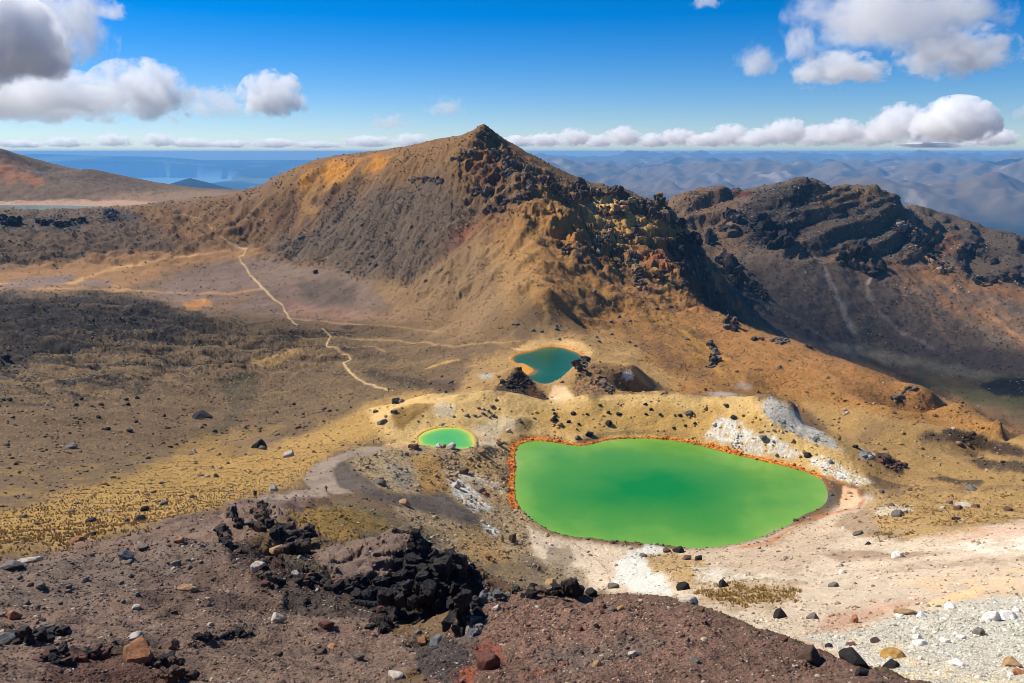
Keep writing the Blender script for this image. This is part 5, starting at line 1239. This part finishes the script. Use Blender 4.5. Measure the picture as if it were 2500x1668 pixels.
# ------------------------------------------------------------------ clouds
def cloud_material(name, dens, seed, fx=1.6, thr=0.0, edge=0.35, soft=.35, amp=1.7, col=(1, 1, 1)):
    m = bpy.data.materials.new(name); m.use_nodes = True; nt = m.node_tree; nt.nodes.clear(); L = nt.links.new
    out = N(nt, 'ShaderNodeOutputMaterial'); v = N(nt, 'ShaderNodeVolumePrincipled'); L(v.outputs[0], out.inputs['Volume'])
    v.inputs['Color'].default_value = (*col, 1); v.inputs['Anisotropy'].default_value = .1
    tc = N(nt, 'ShaderNodeTexCoord'); sep = N(nt, 'ShaderNodeSeparateXYZ'); L(tc.outputs['Object'], sep.inputs[0])
    mn = N(nt, 'ShaderNodeMath', operation='MINIMUM'); L(sep.outputs[2], mn.inputs[0]); mn.inputs[1].default_value = 0
    zz = N(nt, 'ShaderNodeMath', operation='MULTIPLY_ADD'); L(mn.outputs[0], zz.inputs[0]); zz.inputs[1].default_value = .9; L(sep.outputs[2], zz.inputs[2])
    cb = N(nt, 'ShaderNodeCombineXYZ'); L(sep.outputs[0], cb.inputs[0]); L(sep.outputs[1], cb.inputs[1]); L(zz.outputs[0], cb.inputs[2])
    ln = N(nt, 'ShaderNodeVectorMath', operation='LENGTH'); L(cb.outputs[0], ln.inputs[0])
    mp = N(nt, 'ShaderNodeMapping'); L(tc.outputs['Object'], mp.inputs[0]); mp.inputs[1].default_value = (seed*3.7, seed*1.3, seed*2.1); mp.inputs[3].default_value = (fx, fx*.8, fx*.75)
    nz = N(nt, 'ShaderNodeTexNoise'); L(mp.outputs[0], nz.inputs['Vector']); nz.inputs['Scale'].default_value = 1.0; nz.inputs['Detail'].default_value = 8; nz.inputs['Roughness'].default_value = .64
    a = N(nt, 'ShaderNodeMath', operation='MULTIPLY_ADD'); L(nz.outputs['Fac'], a.inputs[0]); a.inputs[1].default_value = amp; a.inputs[2].default_value = -amp*.5+edge-thr
    b = N(nt, 'ShaderNodeMath', operation='MULTIPLY_ADD'); L(ln.outputs['Value'], b.inputs[0]); b.inputs[1].default_value = -1.0; L(a.outputs[0], b.inputs[2])
    c = N(nt, 'ShaderNodeMapRange', interpolation_type='SMOOTHSTEP'); L(b.outputs[0], c.inputs[0]); c.inputs[1].default_value = -.5; c.inputs[2].default_value = -.5+soft
    c.inputs[3].default_value = 0; c.inputs[4].default_value = dens
    L(c.outputs[0], v.inputs['Density'])
    return m
NCL = [0]
def cloud(x, y, rx, ry, rho, label, tau=7.0, fx=1.6, edge=.35, soft=.35, amp=1.7, depth=1.0, group=None, thr=0):
    NCL[0] += 1; k = NCL[0]
    if rho < 9000: amp *= 1.45; fx *= 1.12; tau *= 1.1
    az, t = pixdir(x, y); az = float(az); t = float(t)
    d = rho*math.sqrt(1+t*t); W_, H_ = rx/F*d*1.15, ry/F*d*1.2
    v, f = ICO[2]
    z = rho*t; z = max(z, 95+H_*.75)
    me = bpy.data.meshes.new("cloud"); me.from_pydata(v.tolist(), [], f.tolist())
    m = cloud_material("cloud_vapour", tau/(2*min(W_, H_*1.6)), k, fx, thr, edge, soft, amp); me.materials.append(m)
    o = bpy.data.objects.new("cloud", me); COL.objects.link(o)
    o.location = (rho*math.sin(az), rho*math.cos(az), z); o.rotation_euler = (0, 0, -az); o.scale = (W_, W_*depth, H_)
    tag(o, label, "cloud", group)
    return o
if CLOUDS:
    cloud(20, 118, 105, 92, 3000, "large dark grey cloud cut by the upper left corner", 9, 1.8, .55, .35, 2.1)
    cloud(150, 70, 95, 110, 3300, "bright ragged cloud beside the dark one in the upper left", 3.2, 2.3, .35, .5, 2.4)
    cloud(75, 265, 170, 62, 4200, "broad white cloud at the left edge above the horizon", 4, 2.6, .45, .45, 2.4)
    cloud(345, 240, 105, 72, 4600, "plump white cloud, second from the left edge", 5, 2.4, .42, .4, 2.3)
    cloud(540, 262, 95, 46, 5000, "thin greyish cloud left of the pointed white one", 1.8, 2.6, .3, .5, 2.4)
    cloud(668, 248, 72, 62, 5000, "pointed white cloud above the mountain's left shoulder", 5, 2.3, .4, .4, 2.2)
    cloud(268, 28, 48, 32, 4000, "small wispy cloud at the top left", 2.2, 1.9, .2, .5)
    cloud(948, 305, 62, 36, 6000, "small grey wisp left of the summit, the lower one", 1.6, 2.2, .2, .5)
    cloud(1088, 270, 62, 38, 6000, "small grey wisp nearest above the summit", 1.6, 2.2, .2, .5)
    cloud(2180, 38, 200, 110, 3300, "largest white cloud at the top right", 3.6, 2.1, .45, .5, 2.3)
    cloud(1850, 160, 60, 50, 3600, "faint pinkish cloud puff left of the top right cloud", 2.5, 1.8, .25, .5)
    cloud(1955, 120, 42, 66, 3600, "faint upright cloud wisp left of the top right cloud", 2.2, 1.8, .2, .5)
    cloud(2045, 180, 95, 42, 3600, "grey-bottomed cloud under the top right cloud", 3.2, 2.2, .4, .45, 2.2)
    cloud(2335, 140, 108, 58, 3600, "rounded white cloud at right under the top right cloud", 4.5, 2.1, .4, .45, 2.2)
    cloud(1728, 8, 40, 26, 3600, "tiny wisp cut by the top edge", 1.8, 1.8, .2, .5)
    cloud(2492, 280, 24, 22, 6000, "tiny grey wisp at the right edge", 1.6, 2, .2, .5)
    gR = "clouds of the low bank above the right-hand ranges"; lR = "white puff in the long low cloud bank above the right-hand ranges"
    for x, y, rx, ry in ((1262,354,44,16),(1330,350,52,20),(1400,345,48,24),(1462,350,40,17),(1520,343,54,26),(1592,350,46,18),(1655,342,50,24),(1722,350,52,18),(1780,338,58,28),(1850,346,56,22),(1915,330,60,34),(1985,342,56,26),(2050,336,62,32),(2120,346,60,24),(2195,322,74,46),(2255,338,60,30),(2420,348,60,20),(2270,361,80,7)):
        cloud(x, y+(NCL[0]*7 % 5)-2, rx*.82, ry*1.02, 26000+(NCL[0]*1777 % 5)*900, lR, 5, 3.0, .42, .25, 2.5, 1, gR)
    cloud(2330, 312, 78, 52, 24000, "tallest cauliflower cloud in the bank at right", 8, 2.6, .5, .2, 2.2)
    gL = "clouds of the low bank on the left horizon"; lL = "small white puff in the thin low cloud bank on the left horizon"
    for x, y, rx, ry in ((50,358,70,9),(160,356,65,12),(275,350,60,16),(385,352,60,17),(470,356,60,12),(560,360,75,10),(670,356,80,12),(780,360,80,9),(900,350,95,15),(1005,346,70,18)):
        cloud(x, y+(NCL[0]*7 % 5)-2, rx*.66, ry*1.05, 30000, lL, 3.5, 2.9, .40, .3, 2.5, 1, gL)
    # clouds outside the frame whose shadows fall on the crater wall and the lava field
    def shadow_cloud(px, py, rho, height, rx, ry, label, tau=6):
        az, t = pixdir(px, py); P = np.array([rho*math.sin(az), rho*math.cos(az), rho*float(t)])
        q = P+SUN_DIR*(height/SUN_DIR[2])
        me = bpy.data.meshes.new("cloud"); v, f = ICO[4]
        k = 1+.30*vnoise(v[:, 0]*1.6+v[:, 2]+px, v[:, 1]*1.6-v[:, 2]*.7, 77)+.16*vnoise(v[:, 0]*4+v[:, 2], v[:, 1]*4-v[:, 2], 78)
        me.from_pydata((v*k[:, None]).tolist(), [], f.tolist())
        m = bpy.data.materials.new("cloud_vapour"); m.use_nodes = True; n_ = m.node_tree; n_.nodes.clear()
        out = N(n_, 'ShaderNodeOutputMaterial'); vv = N(n_, 'ShaderNodeVolumePrincipled'); n_.links.new(vv.outputs[0], out.inputs['Volume'])
        H_ = min(rx, ry)*.45; vv.inputs['Color'].default_value = (1, 1, 1, 1); vv.inputs['Density'].default_value = tau/(2*H_)
        me.materials.append(m); o = bpy.data.objects.new("cloud", me); COL.objects.link(o)
        o.location = q.tolist(); o.scale = (rx, ry, H_); o.rotation_euler = (0, 0, -float(az)); tag(o, label, "cloud")
    shadow_cloud(1960, 700, 1130, 1150, 230, 150, "cloud overhead shading the dark talus of the crater wall", .6)
    shadow_cloud(2330, 820, 1080, 1150, 170, 110, "cloud overhead shading the lower right of the crater", .5)
    shadow_cloud(100, 790, 640, 1000, 230, 90, "unseen cloud added overhead to shade the lava field", .3)  # unseen cloud, added up-sun only to dim the flow
print("clouds", round(time.time()-T0, 1))
# ------------------------------------------------------------------ hikers
def cloth(name, rgb, rough=.85):
    m, nt, b = new_mat(name); n = N(nt, 'ShaderNodeTexNoise'); n.inputs['Scale'].default_value = 14; n.inputs['Detail'].default_value = 5
    mr = N(nt, 'ShaderNodeMapRange'); nt.links.new(n.outputs['Fac'], mr.inputs[0]); mr.inputs[3].default_value = .75; mr.inputs[4].default_value = 1.25
    sc = N(nt, 'ShaderNodeVectorMath', operation='SCALE'); sc.inputs[0].default_value = tuple(s2l(rgb)); nt.links.new(mr.outputs[0], sc.inputs['Scale'])
    nt.links.new(sc.outputs[0], b.inputs['Base Color']); b.inputs['Roughness'].default_value = rough
    return m
MC = {k: cloth("cloth_"+k, c) for k, c in {'navy': (28,38,66), 'black': (22,22,26), 'skin': (206,150,122), 'charcoal': (44,44,50), 'red': (190,40,36), 'grey': (110,112,118), 'white': (220,220,216), 'brown': (60,44,34), 'blue': (40,80,140), 'olive': (84,80,60)}.items()}
def skin_mesh(name, verts, edges, radii, mat, parent, root=0, sub=1):
    me = bpy.data.meshes.new(name); me.from_pydata(verts, edges, []); o = bpy.data.objects.new(name, me); COL.objects.link(o)
    sk = o.modifiers.new("skin", 'SKIN'); sk.use_smooth_shade = True
    for i, r in enumerate(radii): me.skin_vertices[0].data[i].radius = (r, r) if not isinstance(r, tuple) else r
    me.skin_vertices[0].data[root].use_root = True
    s = o.modifiers.new("sub", 'SUBSURF'); s.levels = sub; s.render_levels = sub
    me.materials.append(mat); o.parent = parent
    return o
def egg(name, c, r, mat, parent, rot=(0, 0, 0), k=2):
    v, f = ICO[k]; me = bpy.data.meshes.new(name); me.from_pydata(v.tolist(), [], f.tolist()); me.materials.append(mat)
    me.polygons.foreach_set('use_smooth', np.ones(len(me.polygons), bool))
    o = bpy.data.objects.new(name, me); COL.objects.link(o); o.location = c; o.scale = r; o.rotation_euler = rot; o.parent = parent
    return o
def hiker(px, py, face, label, top, legs, pack, height=1.75, step=.25, arms=0.0, detail=True, group=None, hat=None, bag=None, poles=False, rmin=0):
    """face: heading in the ground plane, 0 = away from the camera, 90 = to the right"""
    h = ground_at(px, py, rmin)
    if h is None: return
    p = h[0]; root = bpy.data.objects.new("person", None); COL.objects.link(root); root.location = (p.x, p.y, p.z-.03)
    root.rotation_euler = (0, 0, -math.radians(face)); root.scale = (height/1.75,)*3; root.empty_display_size = .2
    tag(root, label, "person", group)
    s = step; ea = arms
    # body: one continuous figure (skin); y is forward
    V_ = [(0,0,.96),(0,.03,1.16),(0,.05,1.36),(0,.06,1.47),(0,.085,1.54),(0,.10,1.64),(0,.10,1.72),
          (-.09,0,.92),(-.10,s*.55,.52),(-.10,s*.75-.05,.10),(-.10,s*.75+.12,.05),
          (.09,0,.92),(.10,-s*.35,.52),(.10,-s-.02,.12),(.10,-s+.14,.05),
          (-.19,.05,1.42),(-.24-ea,-.02,1.16),(-.22-ea*1.8,.14+.0*ea,.94+ea*.5),(-.21-ea*2,.19,.87+ea*.6),
          (.19,.05,1.42),(.24+ea,.05,1.16),(.22+ea*1.8,.22,.96+ea*.5),(.21+ea*2,.28,.90+ea*.6)]
    E_ = [(0,1),(1,2),(2,3),(3,4),(4,5),(5,6),(0,7),(7,8),(8,9),(9,10),(0,11),(11,12),(12,13),(13,14),(2,15),(15,16),(16,17),(17,18),(2,19),(19,20),(20,21),(21,22)]
    Rr = [.14,.13,.15,.06,.055,.09,.075,.09,.06,.045,.045,.09,.06,.045,.045,.06,.045,.035,.03,.06,.045,.035,.03]
    skin_mesh("body", V_, E_, Rr, MC['skin'], root)
    Rj = [.165,.155,.175,.07]; VJ = [V_[i] for i in (0,1,2,3,15,16,17,19,20,21)]
    skin_mesh("jacket", [(0,0,.90)]+VJ[1:], [(0,1),(1,2),(2,3),(2,4),(4,5),(5,6),(2,7),(7,8),(8,9)], [.17,.16,.18,.075,.08,.062,.05,.08,.062,.05], MC[top], root)
    skin_mesh("trousers", [V_[i] for i in (0,7,8,9,11,12,13)], [(0,1),(1,2),(2,3),(0,4),(4,5),(5,6)], [.165,.11,.082,.07,.11,.082,.07], MC[legs], root)
    for (a, b) in ((9, 10), (13, 14)):
        c = [(V_[a][i]+V_[b][i])/2 for i in range(3)]; egg("boot", (c[0], c[1]+.02, .06), (.055, .15, .065), MC['brown'], root)
    hair = egg("hat" if hat else "hair", (0, .085, 1.70), (.095, .108, .085), MC[hat or 'brown'], root)
    if detail:
        egg("head", (0, .11, 1.655), (.078, .095, .115), MC['skin'], root); egg("nose", (0, .205, 1.645), (.014, .02, .022), MC['skin'], root, k=1)
        for sx in (-1, 1):
            egg("eye", (.03*sx, .19, 1.67), (.011, .01, .009), MC['white'], root, k=1); egg("ear", (.08*sx, .10, 1.65), (.012, .022, .03), MC['skin'], root, k=1)
            hx, hy, hz = V_[18] if sx < 0 else V_[22]
            egg("hand", (hx, hy+.03, hz-.03), (.028, .045, .05), MC['skin'], root)
            for q in range(4): egg("finger", (hx+(q-1.5)*.016, hy+.06, hz-.07-.004*(q % 2)), (.008, .012, .034), MC['skin'], root, k=1)
            egg("thumb", (hx-.03*sx, hy+.05, hz-.035), (.009, .013, .026), MC['skin'], root, k=1)
    if pack:
        v, f = ICO[3]; w = np.sign(v)*np.abs(v)**.55
        me = bpy.data.meshes.new("backpack"); me.from_pydata((w*np.array([.17, .12, .26])).tolist(), [], f.tolist()); me.materials.append(MC[pack])
        me.polygons.foreach_set('use_smooth', np.ones(len(me.polygons), bool))
        o = bpy.data.objects.new("backpack", me); COL.objects.link(o); o.location = (0, -.19, 1.22); o.rotation_euler = (-.08, 0, 0); o.parent = root
        egg("pocket", (0, -.135, -.06), (.11, .05, .11), MC['grey'], o)
    if bag: egg("bag", (.30, .12, .95), (.10, .16, .13), MC[bag], root)
    return root
hiker(573, 1272, 78, "nearest hiker in navy jacket with grey backpack beside the tall lava knob", 'navy', 'black', 'charcoal', 1.86, .30, .05)
hiker(624, 1221, 165, "hiker in black holding a red bag on the ridge path", 'black', 'black', None, 1.8, .12, .02, bag='red')
hiker(797, 1201, 185, "hiker in dark clothes with arms held out on the wide bend of the path", 'charcoal', 'black', None, 1.72, .05, .12)
hiker(926, 1079, 10, "taller one of two hikers left of the small green pond", 'brown', 'black', 'brown', 1.9, .1, .02, detail=False)
hiker(912, 1085, 40, "shorter one of two hikers left of the small green pond, greyish top", 'grey', 'black', None, 1.6, .1, .02, detail=False)
hiker(948, 955, 200, "lone hiker on the path above the ochre bank", 'brown', 'black', None, 1.8, .15, .02, detail=False)
g = "tiny hikers on the far path"
for i, (x, y) in enumerate(((602,655),(613,673),(627,683),(631,684))):
    hiker(x, y, 180 if i % 2 else 0, "tiny dark hiker on the far path across the crater floor", ['black', 'blue', 'charcoal', 'olive'][i], 'black', None, 1.75, .15, .02, detail=False, group=g)
# marker poles along the ridge
def pole(px, py, hgt, label, rmin=0):
    h = ground_at(px, py, rmin)
    if h is None: return
    p = h[0]; root = bpy.data.objects.new("marker_pole", None); COL.objects.link(root); root.location = p; tag(root, label, "pole")
    n = 10; a = np.linspace(0, 2*math.pi, n, endpoint=False); r = .035
    v = [(r*math.cos(t), r*math.sin(t), z) for z in (-.3, hgt) for t in a]; f = [(i, (i+1) % n, n+(i+1) % n, n+i) for i in range(n)]
    me = bpy.data.meshes.new("post"); me.from_pydata(v, [], f+[tuple(range(n, 2*n))]); me.materials.append(MC['grey'])
    o = bpy.data.objects.new("post", me); COL.objects.link(o); o.parent = root
    egg("cap", (0, 0, hgt), (.05, .05, .04), MC['grey'], root, k=1)
pole(831, 1182, 1.1, "thin grey marker pole beside the bend of the ridge path")
pole(525, 1222, 1.6, "faint grey marker pole at the edge of the golden grass")
# ------------------------------------------------------------------ grass tufts (a cover of many small tussocks)
def tussocks(name, n, prob, lo, hi, rgb, seed, label):
    rng = np.random.default_rng(seed); p = prob.ravel().astype(float); p /= p.sum(); k = rng.choice(p.size, n, p=p)
    d = np.hypot(RHO.ravel()[k], Z.ravel()[k]); size = rng.uniform(lo, hi, n)
    base = np.stack([X.ravel()[k], Y.ravel()[k], Z.ravel()[k]], -1); base[:, :2] += rng.normal(size=(n, 2))*.15
    nb = 11
    ang = rng.uniform(0, 2*math.pi, (n, nb)); lean = rng.uniform(.15, .75, (n, nb)); ln = size[:, None]*rng.uniform(.7, 1.2, (n, nb))
    wdt = size[:, None]*.16
    dx, dy = np.cos(ang), np.sin(ang)
    tip = np.stack([dx*lean*ln, dy*lean*ln, np.sqrt(1-lean**2)*ln*.8], -1)
    root = np.stack([dx*.12*size[:, None], dy*.12*size[:, None], 0*dx-.02], -1)
    sd_ = np.stack([-dy*wdt, dx*wdt, 0*dx], -1)
    V3 = np.stack([root-sd_, root+sd_, tip], 2)+base[:, None, None, :]
    V3 = V3.reshape(-1, 3); Fc = np.arange(len(V3)).reshape(-1, 3)
    col = s2l(rgb)[None]*rng.uniform(.7, 1.25, (n, 1)); col = np.repeat(col, nb*3, 0)
    o = mesh_np(name, V3, Fc, M_GRASS, False, 'stuff', nside=3); add_attr(o.data, "Col", np.clip(col, .01, .8)); o['label'] = label
m_, nt_, b_ = new_mat("dry_tussock"); at_ = N(nt_, 'ShaderNodeAttribute', attribute_name="Col"); nt_.links.new(at_.outputs['Color'], b_.inputs['Base Color']); b_.inputs['Roughness'].default_value = .8
M_GRASS = m_
ggm = g_grass*(.2+tuft)*(RHO < 300)
tussocks("grass", 11000, ggm*dry+1e-12, .18, .42, (166,140,92), 21, "golden tussock grass on the slope left of the ridge path")
rg = region([(2130,1200),(2560,1190),(2560,1260),(2150,1290)], 10, 14, 60, 80, 330, 991)+region(El(2180,1305,55,10), 4, 8, 25, 70, 300, 992)*2+region([(1700,1450),(1780,1430),(1950,1440),(1950,1465),(1800,1480)], 6, 14, 30, 50, 300, 993)*1.5
tussocks("grass", 4200, rg*(.10+tuft**2*1.5)*(.1+clump**2)*dry+1e-12, .22, .5, (172,142,78), 22, "dry yellow tussocks on the flats right of the green lake")
# ------------------------------------------------------------------ steam
def steam(x, y, rx, ry, rho, label, tau, k):
    az, t = pixdir(x, y); d = rho*math.sqrt(1+float(t)**2)
    W_, H_ = rx/F*d, ry/F*d; v, f = ICO[2]; me = bpy.data.meshes.new("steam"); me.from_pydata(v.tolist(), [], f.tolist())
    me.materials.append(cloud_material("steam_vapour", tau/(2*H_), 40+k, 2.0, 0, .25, .5, 1.9)); o = bpy.data.objects.new("steam", me); COL.objects.link(o)
    o.location = (rho*math.sin(az), rho*math.cos(az), rho*float(t)); o.rotation_euler = (0, 0, -float(az)); o.scale = (W_, W_*.6, H_)
    o['kind'] = 'stuff'; o['label'] = label
if CLOUDS:
    steam(1815, 945, 34, 26, 352, "wisp of steam over the fumaroles behind the ochre bank", .7, 1)
    steam(1770, 966, 70, 10, 348, "thin low steam along the crest of the bank", .5, 2)
    steam(1905, 990, 50, 24, 342, "steam drifting off the grey bleached slope", .6, 3)
print("people", round(time.time()-T0, 1))
# ------------------------------------------------------------------ haze
def haze():
    m = bpy.data.materials.new("haze_air"); m.use_nodes = True; nt = m.node_tree; nt.nodes.clear()
    out = nt.nodes.new('ShaderNodeOutputMaterial'); v = nt.nodes.new('ShaderNodeVolumePrincipled')
    v.inputs['Color'].default_value = (0.20, 0.53, 0.95, 1); v.inputs['Density'].default_value = HAZE; v.inputs['Anisotropy'].default_value = 0.0
    nt.links.new(v.outputs[0], out.inputs['Volume'])
    x0, x1, y0, y1, z0, z1 = -63000, 63000, -400, 63000, -1500, 62
    c = np.array([(x, y, z) for x in (x0, x1) for y in (y0, y1) for z in (z0, z1)], float)
    f = np.array([(0,1,3,2),(4,6,7,5),(0,4,5,1),(2,3,7,6),(0,2,6,4),(1,5,7,3)])
    o = mesh_np("haze", c, f, m, False, 'stuff')
HAZE = 3.6e-5
haze()
print("done", round(time.time()-T0, 1))
